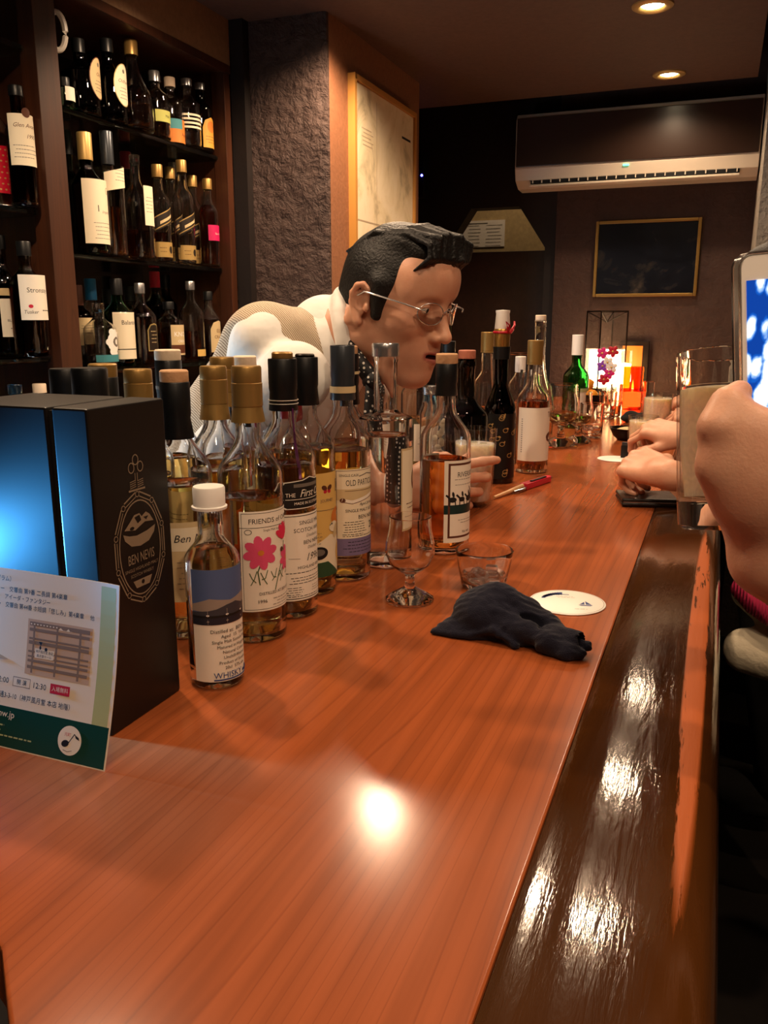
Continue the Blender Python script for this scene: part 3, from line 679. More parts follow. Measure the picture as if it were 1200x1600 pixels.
# E: butterfly and bird
def lab_e(c):
    W_, H_ = .090, .135; patch(c, W_, H_, 'yellow'); u0 = -.004
    for sg in (-1, 1):
        c.ell(u0+sg*.0045, .116, .0045, .0032, 'brown_ink', sg*.5, 12); c.ell(u0+sg*.0032, .1115, .003, .0025, 'red', -sg*.5, 12)
    c.rect(.016, .108, .028, .124, 'ink'); c.up(); c.rect(.0175, .1095, .0265, .1225, 'tan'); c.up(); c.ell(.022, .116, .0022, .005, 'ink'); c.text('JOURNEY', -.004, .098, .0055, 'grey_ink', wide=.9); c.line([(-.03, .088), (.036, .086)], .0006, 'grey_ink')
    c.poly([(-.045, .02), (-.02, .045), (.0, .055), (.018, .05), (.036, .052), (.045, .03), (.045, 0), (-.045, 0)], 'cream'); c.up()
    c.ell(.016, .076, .0135, .0125, 'orange'); c.up(); c.ell(.021, .079, .0032, .0034, 'cream'); c.ell(.008, .064, .010, .007, 'cream'); c.up(); c.ell(.0215, .079, .0018, .002, 'ink'); c.poly([(.004, .070), (-.002, .066), (.005, .067)], 'ink', cut=False)
    c.ell(.013, .058, .006, .010, 'tan', -.5); c.ell(-.018, .032, .013, .0085, 'ink'); c.up(); c.ell(-.018, .033, .0085, .0045, 'grey_ink'); c.ell(.030, .047, .002, .0028, 'red'); c.ell(.024, .026, .011, .016, 'yellow', .3)
    c.poly([(-.045, 0), (-.045, .018), (-.005, .020), (.012, .006), (.02, 0)], 'green'); c.fine(-.036, -.012, .058, 6, .0045, 'grey_ink', .0006, 3)
bottle('clear bottle with a black capsule and a yellow label with a butterfly and a bird', 'whisky bottle', (-.480, .952, 1.0), topz((-.480, .952), 559)-1.0-.002, .0360, .188, .235, .0138, liq=(.190, 'whisky_gold'), wob=wavy,
       caps=[('capsule', 'foil_black', {'foil_black': foil(.0142, .056, .0172), 'dark_metal': stop(.0118, .004)})], labels=[('label', lab_e, .026, -2, None)], group=BAR)
# F: old style label with mauve base
def lab_f(c):
    W_, H_ = .086, .118; patch(c, W_, H_, 'cream'); c.frame(-W_/2+.0015, .0015, W_/2-.0015, H_-.0015, .0006, 'brown_ink')
    c.text('SINGLE CASK', -.024, .1085, .0046, 'ink'); c.line([(-.01, .108), (.004, .111), (.02, .108), (.032, .113)], .0012, 'grey_ink'); c.text('OLD PARTICULAR', .0, .096, .0115, 'ink', wide=.62, maxw=.078); c.rect(-.043, .0765, .043, .0915, 'tan'); c.up(); c.line([(-.03, .089), (.03, .089)], .0006, 'brown_ink')
    c.line([(-.034, .077), (-.02, .074), (-.005, .077), (.015, .081), (.034, .083)], .0042, 'paper'); c.line([(-.034, .0745), (-.02, .0715), (-.005, .0745), (.015, .0785), (.034, .0805)], .0008, 'brown_ink'); c.ell(-.033, .0765, .004, .003, 'brown_ink')
    c.text('Aged 20 Years', .006, .0685, .0052, 'ink', shear=.3); c.text('SINGLE MALT SCOTCH', .0, .0600, .0058, 'ink', maxw=.07); c.text('BEN NEVIS', .006, .0500, .0076, 'ink'); c.text('20', .016, .0345, .0145, 'ink'); c.fine(-.036, .004, .046, 6, .0034, 'ink', .0008, 2); c.fine(-.036, .036, .0265, 1, .003, 'ink', .0008, 4)
    c.rect(-.043, 0, .043, .024, 'violet'); c.up(); c.fine(-.034, .03, .0185, 4, .0045, 'ink', .0008, 6)
bottle('clear bottle with a grey-black capsule and an ornate cream label with a mauve foot', 'whisky bottle', (-.462, 1.026, 1.0), topz((-.462, 1.026), 543)-1.0, .0362, .188, .232, .0138, liq=(.178, 'whisky_pale'),
       caps=[('capsule', 'foil_black', {'gunmetal': foil(.0142, .068, .0172), 'tan': [(.0168, -.050), (.0172, -.050), (.0174, -.0585), (.0170, -.0585)], 'foil_black': stop(.0150, .010, -.008)})], labels=[('label', lab_f, .038, -4, None)], group=BAR)
# back rows
def plainlab(txt=(), w=.08, h=.08, m='cream', band=None):
    def fn(c):
        patch(c, w, h, m)
        if band: c.rect(-w/2, h*.1, w/2, h*.28, band); c.up()
        for i, t in enumerate(txt): c.text(t, 0, h*.72-i*h*.17, h*.13, 'ink', maxw=w*.8)
        c.fine(-w*.4, w*.4, h*(.62-.17*len(txt)), 4, h*.08, 'grey_ink', h*.012, len(txt)+3)
    return fn
def row(label, x, y, top, caps, liqlev=.17, lm='whisky_gold', g='glass', extra=0, labm='cream'):
    return bottle(label, 'whisky bottle', (x, y, 1.0), topz((x, y), top)-1.0-extra, .0345, .185, .230, .0138, g=g, liq=(liqlev, lm), wob=wavy, caps=caps, labels=[('label', plainlab(m=labm), .05, 0, None)], group=BAR)
gc = [('cap', 'cap_gold', [(.0140, -.062), (.0185, -.062), (.0160, -.045), (.0158, -.0435), (.0163, -.043), (.0163, -.015), (.0157, -.0145), (.0160, -.0138), (.0160, -.001), (.0150, .001), (0, .001)])]
row('gold-capped clear bottle standing against the right edge of the black box', -.617, .800, 578, gc)
row('gold-capped bottle between the cork-topped and the flower-label bottles, nearer one', -.560, .868, 573, gc)
row('gold-capped bottle in the rear row with the highest gold top', -.600, .952, 559, gc)
row('bottle with a black lettered capsule and wide cream top in the rear row', -.668, .930, 546, [('capsule', 'foil_black', {'foil_black': foil(.0150, .066, .0180), 'grey_ink': [(.0172, -.030), (.0175, -.030), (.0175, -.034), (.0172, -.034)]}), ('stopper', 'pale_cork', stop(.0165, .0135))], extra=.0165)
row('bottle with a dark red capsule behind the flower-label bottle', -.545, 1.020, 565, [('capsule', 'foil_red', {'foil_red': foil(.0145, .075, .0180)+[], 'wax_red': stop(.0150, .001)})])
row('bottle with a black capsule and cream top behind the red capsule', -.622, 1.046, 556, [('capsule', 'foil_black', foil(.0150, .07, .0180)), ('stopper', 'pale_cork', stop(.0160, .0145))], extra=.0175)
row('bottle with a black lettered capsule and tan cork top behind the ornate label bottle', -.503, 1.134, 540, [('capsule', 'foil_black', {'foil_black': foil(.0150, .070, .0180), 'tan': [(.0171, -.022), (.01745, -.022), (.01745, -.026), (.0171, -.026)]}), ('stopper', 'cork', stop(.0150, .0115))], extra=.0145)
blackcap = [('cap', 'foil_black', [(.014, -.06), (.019, -.06), (.0182, -.015), (.0182, -.001), (.017, .001), (0, .001)])]
row('black-capped bottle behind the black box, leftmost of three', -.600, .700, 576, blackcap, g='glass')
row('black-capped bottle behind the black box, middle of three', -.675, .750, 577, blackcap)
row('bottle with a gold top on a black capsule just behind the black box', -.695, .835, 568, [('capsule', 'foil_black', foil(.0150, .06, .0185)), ('stopper', 'cap_gold', stop(.0165, .016))], extra=.019)

# H: tall straight clear decanter bottle
def lab_h(c):
    patch(c, .046, .118, 'tan'); c.rect(-.021, .003, .021, .115, 'cream'); c.up(); c.ell(.010, .072, .009, .015, 'brown_ink'); c.up(); c.ell(.010, .074, .004, .008, 'tan'); c.text('Clynelish', .0, .034, .0075, 'brown_ink', shear=.3) if 0 else c.fine(-.014, .018, .038, 2, .006, 'brown_ink', .0012); c.line([(-.017, .02), (.018, .02)], .0005, 'brown_ink')
def lab_h2(c): c.rect(-.012, 0, .012, .018, 'black')
HH = topz((-.432, 1.106), 536)-1.0-.006
bottle('tall straight-sided clear bottle of water-clear spirit with a silver stopper', 'bottle', (-.432, 1.106, 1.0), HH, .0385, HH-.098, HH-.085, .0165, liq=(HH-.122, 'water'), sq=.75,
       caps=[('stopper', 'silver', [(.0172, -.012), (.0190, -.012), (.0192, -.002), (.0192, .004), (.018, .006), (0, .006)])], labels=[('label', lab_h, .055, 16, None), ('seal', lab_h2, .182, 24, None)], ang=-16, name='spirit_bottle', t=.0040)
# I: river label, two labels
def lab_i(c):
    W_, H_ = .070, .125; patch(c, W_, H_); c.frame(-W_/2+.006, .007, W_/2-.004, H_-.004, .0032, 'brown_ink')
    c.text('RIVERSIDE', .006, .1000, .0110, 'ink', wide=.85, maxw=.052); c.fine(-.020, .028, .096, 1, .004, 'grey_ink', .0008); c.fine(-.020, .028, .088, 1, .004, 'grey_ink', .0008, 4)
    c.rect(-W_/2, .044, W_/2, .058, 'dark_green'); c.up()
    for u, s in [(-.022, 1), (-.006, .9), (.010, 1.1), (.022, .9)]:
        c.ell(u, .066*1, .0065*s, .0042*s, 'ink', 0, 12); c.line([(u-.004, .064), (u-.0045, .056)], .0018, 'ink'); c.line([(u+.004, .064), (u+.005, .056)], .0018, 'ink'); c.line([(u-.004, .068), (u-.010, .0735)], .003, 'ink'); c.ell(u+.001, .074, .002, .0045, 'ink', .2, 10)
    c.line([(.020, .070), (.012, .084)], .0022, 'ink')
    c.fine(-.014, .026, .034, 2, .004, 'grey_ink', .0008, 3); c.text('70cl 46%', .004, .014, .005, 'ink')
def lab_i2(c):
    patch(c, .045, .125); 
    for i in range(18): c.rect(-.019, .01+i*.006, .019, .0118+i*.006, 'grey_ink')
IH = topz((-.374, 1.207), 571)-1.0
bottle('clear bottle with a light wooden cork and a black-framed river label beside the bartender hand', 'whisky bottle', (-.374, 1.207, 1.0), IH, .0385, .172, .222, .0140, liq=(.142, 'whisky_amber'),
       caps=[('capsule', 'foil_black', foil(.0142, .044, .0168)), ('stopper', 'cork', stop(.0160, .0145))], labels=[('label', lab_i, .020, 0, None), ('back_label', lab_i2, .020, 178, None)], ang=-22)

# ------------------------------------------------------------------ middle of the bar
FAR = 'bottles and glasses along the far half of the bar'
def place(x, front, R): return onbar(x, front, R)
# J dark squat bottle
p = Vector((-.455, 1.60, 1.0)); JH = topz(p, 560)-1.0
bottle('squat black bottle with a pinkish cork behind the white drink', 'bottle', p, JH, .043, .165, .205, .0170, g='glass_black', caps=[('stopper', 'pink_cork', stop(.0165, .017, -.001))], name='liqueur_bottle', sq=.8)
# K tall ornate bottle with white stopper and red ribbon
p = Vector((-.430, 1.78, 1.0)); KH = topz(p, 516)-1.0
def lab_k(c):
    patch(c, .13, .14, 'black'); r = random.Random(3)
    for i in range(30):
        u, v = -.06+.12*r.random(), .005+.13*r.random(); c.ring(u, v, .006, .005, .0012, 'gold_print', 10); c.ell(u+.005, v+.004, .003, .0016, 'gold_print', r.random()*3, 8)
tk = bottle('tall black bottle with gold scrolls, white stopper and red ribbon', 'bottle', p, KH, .034, .155, .225, .0145, g='glass_black', caps=[('neck_foil', 'gold', foil(.0148, .034, .0162)), ('neck_band', 'foil_black', [(.0150, -.034), (.0185, -.034), (.0175, -.06), (.0150, -.06)]), ('stopper', 'plastic_white', [(0, .0), (.0150, .001), (.0165, .004), (.0140, .034), (.0150, .037), (.0150, .041), (0, .042)])], labels=[('label', lab_k, .012, 0, None)], name='ornate_bottle')
rb = MB()
rb.tube([(.0175*math.cos(t), .0175*math.sin(t), KH-.004) for t in [2*PI*i/20 for i in range(20)]], .003, 'wax_red', 6, closed=True)
for s in (-1, 1): rb.tube([(.016, s*.004, KH-.003), (.022, s*.012, KH+.010), (.018, s*.020, KH+.018), (.019, s*.014, KH+.002), (.018, s*.003, KH-.006)], .0022, 'wax_red', 6)
rb.build('ribbon', tk)
# M pink-white label, gold cap
p = place(829, 741, .038); MH = topz(p, 533)-1.0
def lab_m(c):
    patch(c, .126, .122, 'paper'); c.text('Thou', .030, .100, .018, 'brown_ink', wide=.8); c.text('T', .020, .108, .001, 'ink')
    for u, v, a in [(.03, .055, 0)]:
        c.ell(u, v, .020, .011, 'brown_ink'); c.up(); c.ell(u+.003, v-.003, .013, .005, 'paper'); c.up(); c.line([(u-.012, v-.002), (u+.014, v)], .0012, 'brown_ink'); c.line([(u-.018, v-.006), (u-.006, v-.012), (u+.01, v-.010)], .0025, 'brown_ink')
    for i in range(16): c.rect(-.052, .02+i*.005, -.049, .022+i*.005, 'grey_ink')
bottle('amber whisky bottle with a gold cap and pinkish white label, beside the red corkscrew', 'whisky bottle', p, MH, .038, .170, .215, .0165, liq=(.165, 'whisky_dark'), caps=[('cap', 'cap_gold', screw(.0165, .052))], labels=[('label', lab_m, .030, 0, None)], ang=-40, sq=.8)
# N long-necked clear bottle and neighbours
p = Vector((-.485, 2.47, 1.0)); NH = topz(p, 500)-1.0
bottle('clear long-necked decanter bottle with a pale stopper behind the gold-capped bottle', 'bottle', p, NH, .047, .10, .245, .0160, liq=(.06, 'whisky_gold'), caps=[('stopper', 'pale_cork', stop(.0150, .018, -.004))], name='decanter_bottle', sq=.75)
p = Vector((-.50, 2.30, 1.0)); bottle('clear bottle with a small white screw cap left of the green bottle', 'bottle', p, topz(p, 558)-1.0, .036, .17, .21, .0150, liq=(.12, 'water'), caps=[('cap', 'plastic_white', screw(.0150, .040))], labels=[('label', plainlab(), .04, 0, None)], name='spirit_bottle')
# P green bottle
p = place(896, 670, .040); PH = topz(p, 524)-1.0
def lab_p(c): patch(c, .085, .095, 'paper'); c.text('LAPH', -.006, .045, .016, 'green'); c.fine(-.03, .03, .03, 3, .008, 'grey_ink', .0015); c.rect(-.0425, .084, .0425, .095, 'pale_green')
bottle('green glass whisky bottle with a white cap and white label at the far end', 'whisky bottle', p, PH, .041, .165, .212, .0155, g='glass_green', liq=(.12, 'whisky_gold'), caps=[('cap', 'plastic_white', screw(.0165, .062))], labels=[('label', lab_p, .035, 20, None)], ang=-20)
# small gold-topped pair, almond jar, blue bottle
p = Vector((-.60, 1.72, 1.0)); bottle('clear bottle with a dull gold screw cap behind the black squat bottle', 'bottle', p, topz(p, 530)-1.0, .034, .19, .225, .0165, liq=(.14, 'whisky_pale'), caps=[('cap', 'cap_gold', screw(.0165, .05))], labels=[('label', plainlab(m='paper'), .05, 0, None)], name='spirit_bottle')
p = Vector((-.665, 1.66, 1.0)); bottle('clear bottle with a pale silver cap, partly behind the wooden cork', 'bottle', p, topz(p, 535)-1.0, .032, .19, .225, .0155, liq=(.10, 'water'), caps=[('cap', 'silver', screw(.0155, .03))], labels=[('label', plainlab(m='paper'), .05, 0, None)], name='spirit_bottle')
q = at(672, 650, X=-.60); p = Vector((-.60, q.y, 1.0)); bottle('frosted blue glass bottle behind the river-label bottle', 'bottle', p, topz(p, 604)-1.0, .036, .10, .19, .0120, g='glass_blue', caps=[('cap', 'silver', screw(.0125, .018))], name='blue_bottle', sq=.9)
p = Vector((-.640, 2.08, 1.0)); bottle('brown-topped dark bottle behind the clear jug', 'bottle', p, topz(p, 534)-1.0, .034, .18, .22, .0150, g='glass_brown', caps=[('cap', 'foil_black', screw(.0155, .03))], name='spirit_bottle')
p = Vector((-.56, 2.16, 1.0)); bottle('clear bottle with a narrow gold top behind the pinkish label bottle', 'bottle', p, topz(p, 520)-1.0, .034, .18, .22, .0150, liq=(.12, 'whisky_pale'), caps=[('cap', 'cap_gold', screw(.0155, .05))], name='spirit_bottle')
jar = thing('almond_jar', 'clear glass jar of pale wrapped sweets behind the black squat bottle', 'jar', (-.535, 1.655, 1.0))
MB().lathe([(0, 0), (.030, 0), (.033, .004), (.033, .16), (.027, .175), (.027, .182), (.0245, .182), (.0245, .174), (.0305, .159), (.0305, .008), (0, .008)], 'glass', 32).build('glass_body', jar)
r = random.Random(4)
for i in range(16):
    a, z = r.random()*6.28, .018+.0085*i; MB().ball((.015*math.cos(a), .015*math.sin(a), z), (.012, .009, .009), 'cream', Matrix.Rotation(0, 4, 'Z'), 10, 8).build('sweet', jar)

# ---- glasses
def tumbler(label, p, H, rb, rt, drink=None, ice=0, base=.010, t=.0022, group=None, seg=40, fac=0, name='tumbler', gm=None, icem=None):
    gm = gm or ('thin_glass' if drink and 'drink' in drink[1] else 'glass')
    g = thing(name, label, 'glass', p, 0, group)
    rr2 = lambda z: rb+(rt-rb)*z/H
    wob = (lambda a, z: 1+.02*math.cos(fac*a)*(z > H*.80)) if fac else None
    MB().lathe([(0, .001), (rb-.004, 0), (rb, .003), (rr2(H*.5), H*.5), (rr2(H*.85), H*.85), (rt, H-.0008), (rt-t/2, H), (rt-t, H-.0008), (rr2(H*.85)-t, H*.85), (rr2(H*.5)-t, H*.5), (rb-t+.0003, base+.004), (rb-t-.003, base), (0, base)], gm, seg, wob=wob).build('glass_body', g, ang=50)
    if drink:
        lv, m_ = drink; b = rb-t-.0008
        MB().lathe([(0, base+.0006), (b-.004, base+.0006), (b, base+.005), (rr2(lv)-t-.0008, lv), (0, lv)], m_, seg).build('drink', g)
    r = random.Random(int(H*9999))
    for i in range(ice):
        s = min(.020, rb*.55); z = (drink[0] if drink else base+s*.45)-(0 if not drink else .006)-(i//3)*.02*0
        a = 2.2*i+.4; q = rb*.40
        MB().box((0, 0, 0), (s, s*.9, s*.8), icem or ('ice' if gm == 'glass' else 'thin_ice'), Matrix.Translation((q*math.cos(a), q*math.sin(a), z+.003*i)) @ Matrix.Rotation(i*1.1, 4, 'Z') @ Matrix.Rotation(.25*i, 4, 'X'), bev=.003).build('ice_cube', g)
    return g
# tasting glass on the bar in front
p = place(640, 951, .031); sc = (topz(p, 806)-1.0)/.118
def snifter(label, p, sc, wine=None, group=None, cut=True, H=.118, name='tasting_glass'):
    g = thing(name, label, 'glass', p, 0, group)
    o = [(0, .002), (.020, .0), (.0315, .001), (.0320, .004), (.024, .010), (.0075, .020), (.0058, .030), (.0075, .038), (.016, .043), (.027, .052), (.0335, .068), (.0325, .082), (.0285, .100), (.0275, .112), (.0280, .1175)]
    i = [(.0268, .1180), (.0263, .1115), (.0272, .100), (.0312, .082), (.0322, .068), (.0258, .053), (.015, .0455), (0, .0435)]
    o = [(r*sc, z*sc) for r, z in o]; i = [(r*sc, z*sc) for r, z in i]
    wob = (lambda a, z: 1+.035*abs(math.sin(8*a))*(z < .020*sc)) if cut else None
    MB().lathe(o+i, 'glass', 48, wob=wob).build('glass_body', g, ang=50)
    if wine: MB().lathe([(0, .0442*sc), (.0146*sc, .0462*sc), (.0254*sc, .0536*sc), (.0315*sc, .065*sc), (0, .065*sc)], wine, 40).build('drink', g)
    return g
snifter('empty tulip tasting glass with a cut foot standing in front of the row of bottles', p, sc)
p = place(755, 928, .030); H = topz(p, 858)-1.0
tumbler('low empty tumbler with a little melting ice behind the folded towel', p, H, .0295, .0385, drink=(.019, 'water'), ice=4, base=.009)
# white drink behind the bartender's hand
p = Vector((-.400, 1.475, 1.0))
p = Vector((-.412, 1.530, 1.0)); tumbler('highball glass of cloudy white drink behind the hand of the bartender', p, topz(p, 668)-1.0, .030, .0375, drink=((topz(p, 668)-1.0)*.80, 'white_drink'), ice=2)
# clear jug with bar tools
q = at(800, 720, Y=2.05); p = Vector((q.x, 2.05, 1.0)); H = topz(p, 552)-1.0
j = tumbler('tall wide clear mixing jug holding ice tongs behind the ornate bottle', p, H, .044, .062, name='mixing_jug', t=.003, base=.014)
tl = thing('bar_spoon', 'steel bar tongs standing in the clear mixing jug', 'bar tool', (p.x, p.y, p.z+.016)); tb = MB()
tb.tube([(.0, .012, .004), (.006, .03, .12), (.008, .040, .21)], .0035, 'steel', 8); tb.build('handle', tl); MB().tube([(.004, .008, .004), (.016, .02, .12), (.022, .03, .205)], .0035, 'steel', 8).build('arm', tl)
# far glasses
p = place(875, 700, .034); snifter('stemmed tasting glass right of the pinkish label bottle', p, (topz(p, 600)-1)/.118*1.0, 'whisky_pale', FAR)
p = place(902, 694, .031); snifter('tulip glass with a pale drink in front of the green bottle', p, (topz(p, 612)-1)/.118, 'whisky_pale', FAR)
p = place(923, 686, .034); tumbler('rocks glass with ice in front of the fruit basket', p, topz(p, 630)-1.0, .032, .036, drink=(.03, 'water'), ice=3, group=FAR)
p = place(948, 655, .030); tumbler('small clear glass in front of the lantern', p, topz(p, 612)-1.0, .028, .032, group=FAR)
p = place(961, 652, .022); tumbler('slim shot glass right of the small clear glass', p, topz(p, 600)-1.0, .018, .022, drink=(.04, 'whisky_red'), group=FAR)
p = place(1001, 720, .037); H = topz(p, 649)-1.0
tumbler('iced highball held by the nearer guest hand on the bar', p, H, .0345, .0375, drink=(H*.88, 'iced_drink'), ice=3, group='iced highballs of the guests')
p = place(1023, 692, .040); H = topz(p, 614)-1.0
tumbler('taller iced highball standing behind the first one', p, H, .038, .042, drink=(H*.9, 'iced_drink'), ice=3, group='iced highballs of the guests')

# ------------------------------------------------------------------ coasters
def disc(label, p, r, fn=None, ang=0):
    t = thing('coaster', label, 'coaster', p, ang)
    MB().lathe([(0, .0003), (r-.0006, .0003), (r, .0008), (r, .0013), (r-.0006, .0018), (0, .0018)], 'white', 64).build('card', t)
    if fn:
        c = Canvas(planemap((0, 0, .0019), (1, 0, 0), (0, 1, 0))); fn(c); c.mb.build('print', t)
def cprint(c):
    r = .0455; c.ring(0, 0, r, r, .0005, 'grey_ink', 64)
    rq = random.Random(2)
    for i in range(9):
        a = 1.78+i*.105; u, v = .033*math.cos(a)-.0, .033*math.sin(a)
        c.poly([(u-.0030, v-.0055), (u+.0020, v-.0050-.0015*rq.random()), (u+.0028, v+.0045), (u-.0006, v+.0050), (u-.0008, v+.001), (u-.0022, v+.001)], 'blue_ink', cut=False)
    c.line([(-.026, .022), (-.012, .029), (.004, .028)], .0022, 'blue_ink'); c.fine(-.014, .012, .020, 2, .004, 'grey_ink', .0007, 3)
    u, v = .022, -.004; c.poly([(u-.009, v-.006), (u+.009, v-.006), (u+.006, v-.0095), (u-.006, v-.0095)], 'blue_ink', cut=False); c.poly([(u+.0005, v-.0045), (u+.0005, v+.009), (u+.0075, v-.0045)], 'blue_ink', cut=False); c.poly([(u-.001, v-.0045), (u-.001, v+.006), (u-.0075, v-.0045)], 'blue_ink', cut=False)
    c.fine(.006, .026, -.026, 1, .004, 'grey_ink', .0009, 5)
disc('round white card coaster with a blue sailboat print beside the towel', place(885, 962, .0475), .0475, cprint, YAW*.6)
disc('plain white round coaster left of the nearer guest hand', place(962, 722, .046), .046)
# ------------------------------------------------------------------ presentation box with crest
mat('box_black', '14100e', .42); mat('crest', '8f7f6a', .45, .2); mat('gap', '050505', .8); mat('hinge', '8f887c', .3, .9)
bx = thing('presentation_box', 'tall black whisky presentation box with an oval crest, left of the bottles', 'gift box', (-.457, .577, 1.0))
BW, BD, BH = .150, .100, .281
MB().box((-.018, 0, BH/2), (.036, BD, BH), 'box_black', bev=.0025).build('lid', bx)
MB().box((-.041-(BW-.041)/2, 0, BH/2), (BW-.041, BD, BH), 'box_black', bev=.0025).build('box_body', bx)
MB().box((-.0385, 0, BH/2), (.006, BD-.006, BH-.006), 'gap').build('seam', bx)
MB().box((-.0385, -BD/2+.002, .12), (.004, .0035, .035), 'hinge').build('hinge', bx)
c = Canvas(planemap((.0001, 0, 0), (0, 1, 0), (0, 0, 1))); c.lay = 1
z = .155; u = .004
c.ring(u, z, .0285, .0425, .0012, 'crest', 48)
n = 10
for i in range(n):
    a0, a1 = 2*PI*(i+.12)/n+PI/2, 2*PI*(i+.88)/n+PI/2
    P0 = [(u+.0345*math.cos(a), z+.0495*math.sin(a)) for a in (a0, a1)]; c.line(P0, .0013, 'crest')
    P1 = [(u+.0315*math.cos(a), z+.0455*math.sin(a)) for a in (a0, a1)]; c.line(P1, .0009, 'crest'); c.ring(u+.033*math.cos(2*PI*i/n+PI/2), z+.0475*math.sin(2*PI*i/n+PI/2), .0028, .0028, .0008, 'crest', 12)
# landscape half-oval
c.poly([(u-.022, z+.016), (u-.020, z+.010), (u-.012, z+.0035), (u, z+.0015), (u+.012, z+.0035), (u+.020, z+.010), (u+.022, z+.016), (u+.010, z+.013), (u-.004, z+.0115), (u-.014, z+.013)], 'crest')
c.poly([(u-.020, z+.019), (u-.012, z+.025), (u-.006, z+.030), (u+.001, z+.0305), (u+.004, z+.027), (u+.010, z+.030), (u+.015, z+.027), (u+.020, z+.020), (u+.008, z+.0215), (u-.006, z+.0165)], 'crest')
c.up(); c.poly([(u-.006, z+.028), (u-.002, z+.022), (u+.003, z+.024), (u+.001, z+.029)], 'box_black'); c.poly([(u+.006, z+.026), (u+.010, z+.023), (u+.013, z+.026)], 'box_black'); c.ell(u-.010, z+.019, .003, .0015, 'box_black')
c.text('BEN NEVIS', u, z-.0125, .0125, 'crest', wide=.62, maxw=.0525); c.text('SINGLE HIGHLAND MALT', u, z-.0190, .0042, 'crest', maxw=.046); c.text('SCOTCH WHISKY', u, z-.0245, .0042, 'crest', maxw=.032)
c.poly([(u-.013, z-.028), (u+.013, z-.028), (u+.009, z-.035), (u-.009, z-.035)], 'crest'); c.up(); c.ell(u, z-.031, .002, .002, 'box_black')
# thistle and crown above
for dx, dz in ((0, .0075), (-.006, .001), (.006, .001)): c.ring(u+dx, z+.070+dz, .0042, .0048, .0009, 'crest', 14)
c.line([(u-.0015, z+.066), (u-.0015, z+.059)], .0008, 'crest'); c.line([(u+.0015, z+.066), (u+.0015, z+.059)], .0008, 'crest')
for i in range(4): c.line([(u-.009, z+.0535+.0018*i), (u-.001, z+.0545+.0018*i)], .0007, 'crest'); c.line([(u+.001, z+.0535+.0018*i), (u+.009, z+.0545+.0018*i)], .0007, 'crest')
c.line([(u-.011, z+.0515), (u+.011, z+.0515)], .0016, 'crest')
c.mb.build('crest', bx)

# ------------------------------------------------------------------ concert leaflet leaning on the box
mat('leaf_paper', 'ece0cc', .35); mat('leaf_green', '12423a', .28); mat('leaf_band', 'b3b981', .4); mat('map_tan', 'c7a98c', .5); mat('road', '85705c', .5)
lf = thing('concert_leaflet', 'cream and dark green concert leaflet with a street map, leaning on the black box', 'leaflet', (-.426, .4790, 1.0))
LW, LH = .210, .150
th = math.atan2(.030, .146)
def lmap(u, v, h):   # u from the right edge leftwards negative; a slight curl towards the viewer at the right
    cur = -.004*(u/LW)**2*0+.006*math.exp(u/.02)*(v/LH)**2*.6
    y = v*math.sin(th)*1.0+.010*math.sin(PI*v/LH)*.35-cur; z = v*math.cos(th)
    return Vector((u+z*.040, y-h-.0004, z))
pv = MB(); nx, nz = 24, 12; V = []; Fq = []
for side in (0, 1):
    for j in range(nz+1):
        for i in range(nx+1): V.append(lmap(-LW+LW*i/nx, LH*j/nz, 0 if side == 0 else -.0006))
o2 = (nx+1)*(nz+1)
for j in range(nz):
    for i in range(nx):
        a = j*(nx+1)+i; Fq += [(a, a+1, a+nx+2, a+nx+1), (o2+a, o2+a+nx+1, o2+a+nx+2, o2+a+1)]
for i in range(nx):
    a = i; Fq.append((a, o2+a, o2+a+1, a+1)); a = nz*(nx+1)+i; Fq.append((a, a+1, o2+a+1, o2+a))
for j in range(nz):
    a = j*(nx+1); Fq.append((a, a+nx+1, o2+a+nx+1, o2+a)); a = a+nx; Fq.append((a, o2+a, o2+a+nx+1, a+nx+1))
pv.add(V, Fq, 'leaf_paper'); pv.build('sheet', lf, ang=60)
class VC(Canvas):
    def poly(s, pts, m, faces=None, h=None, cut=True):
        return Canvas.poly(s, pts, m, faces, h, cut)
c = Canvas(lmap, .008)
def rows_(c, u0, v0, u1, v1, m, nv=6):
    for k in range(nv): c.rect(u0, v0+(v1-v0)*k/nv, u1, v0+(v1-v0)*(k+1)/nv, m)
c.lay = 1
rows_(c, -.0185, .034, -.003, .147, 'leaf_band', 10); rows_(c, -LW, .001, -.0012, .034, 'leaf_green', 4)
rows_(c, -.092, .0640, -.0255, .1105, 'map_tan', 6)
c.up()
for z0, s in ((.1050, .0034), (.1005, .0026), (.0935, .0016), (.0895, .0030), (.0825, .0016), (.0785, .0014), (.0745, .0022), (.0690, .0026)): c.rect(-.090, z0, -.028, z0+s, 'road')
for u_, w_ in ((-.0860, .002), (-.0620, .002), (-.0385, .0022)): rows_(c, u_, .0655, u_+w_, .1085, 'road', 4)
rows_(c, -.083, .0785, -.063, .0865, 'leaf_paper', 2); rows_(c, -.061, .1047, -.046, .1068, 'leaf_paper', 1); c.up()
c.text('神戸風月堂 本店', -.073, .0832, .0028, 'ink', maxw=.018); c.text('風月堂ホール', -.073, .0797, .0026, 'ink', maxw=.016)
c.poly([(-.0795, .0925), (-.0755, .0925), (-.077, .089)], 'ink', cut=False); c.ell(-.0775, .0875, .0010, .0016, 'ink'); c.ell(-.0715, .0868, .0015, .0015, 'ink')
for i in range(9): c.rect(-.089+i*.0033, .1060, -.0876+i*.0033, .1071, 'leaf_paper')
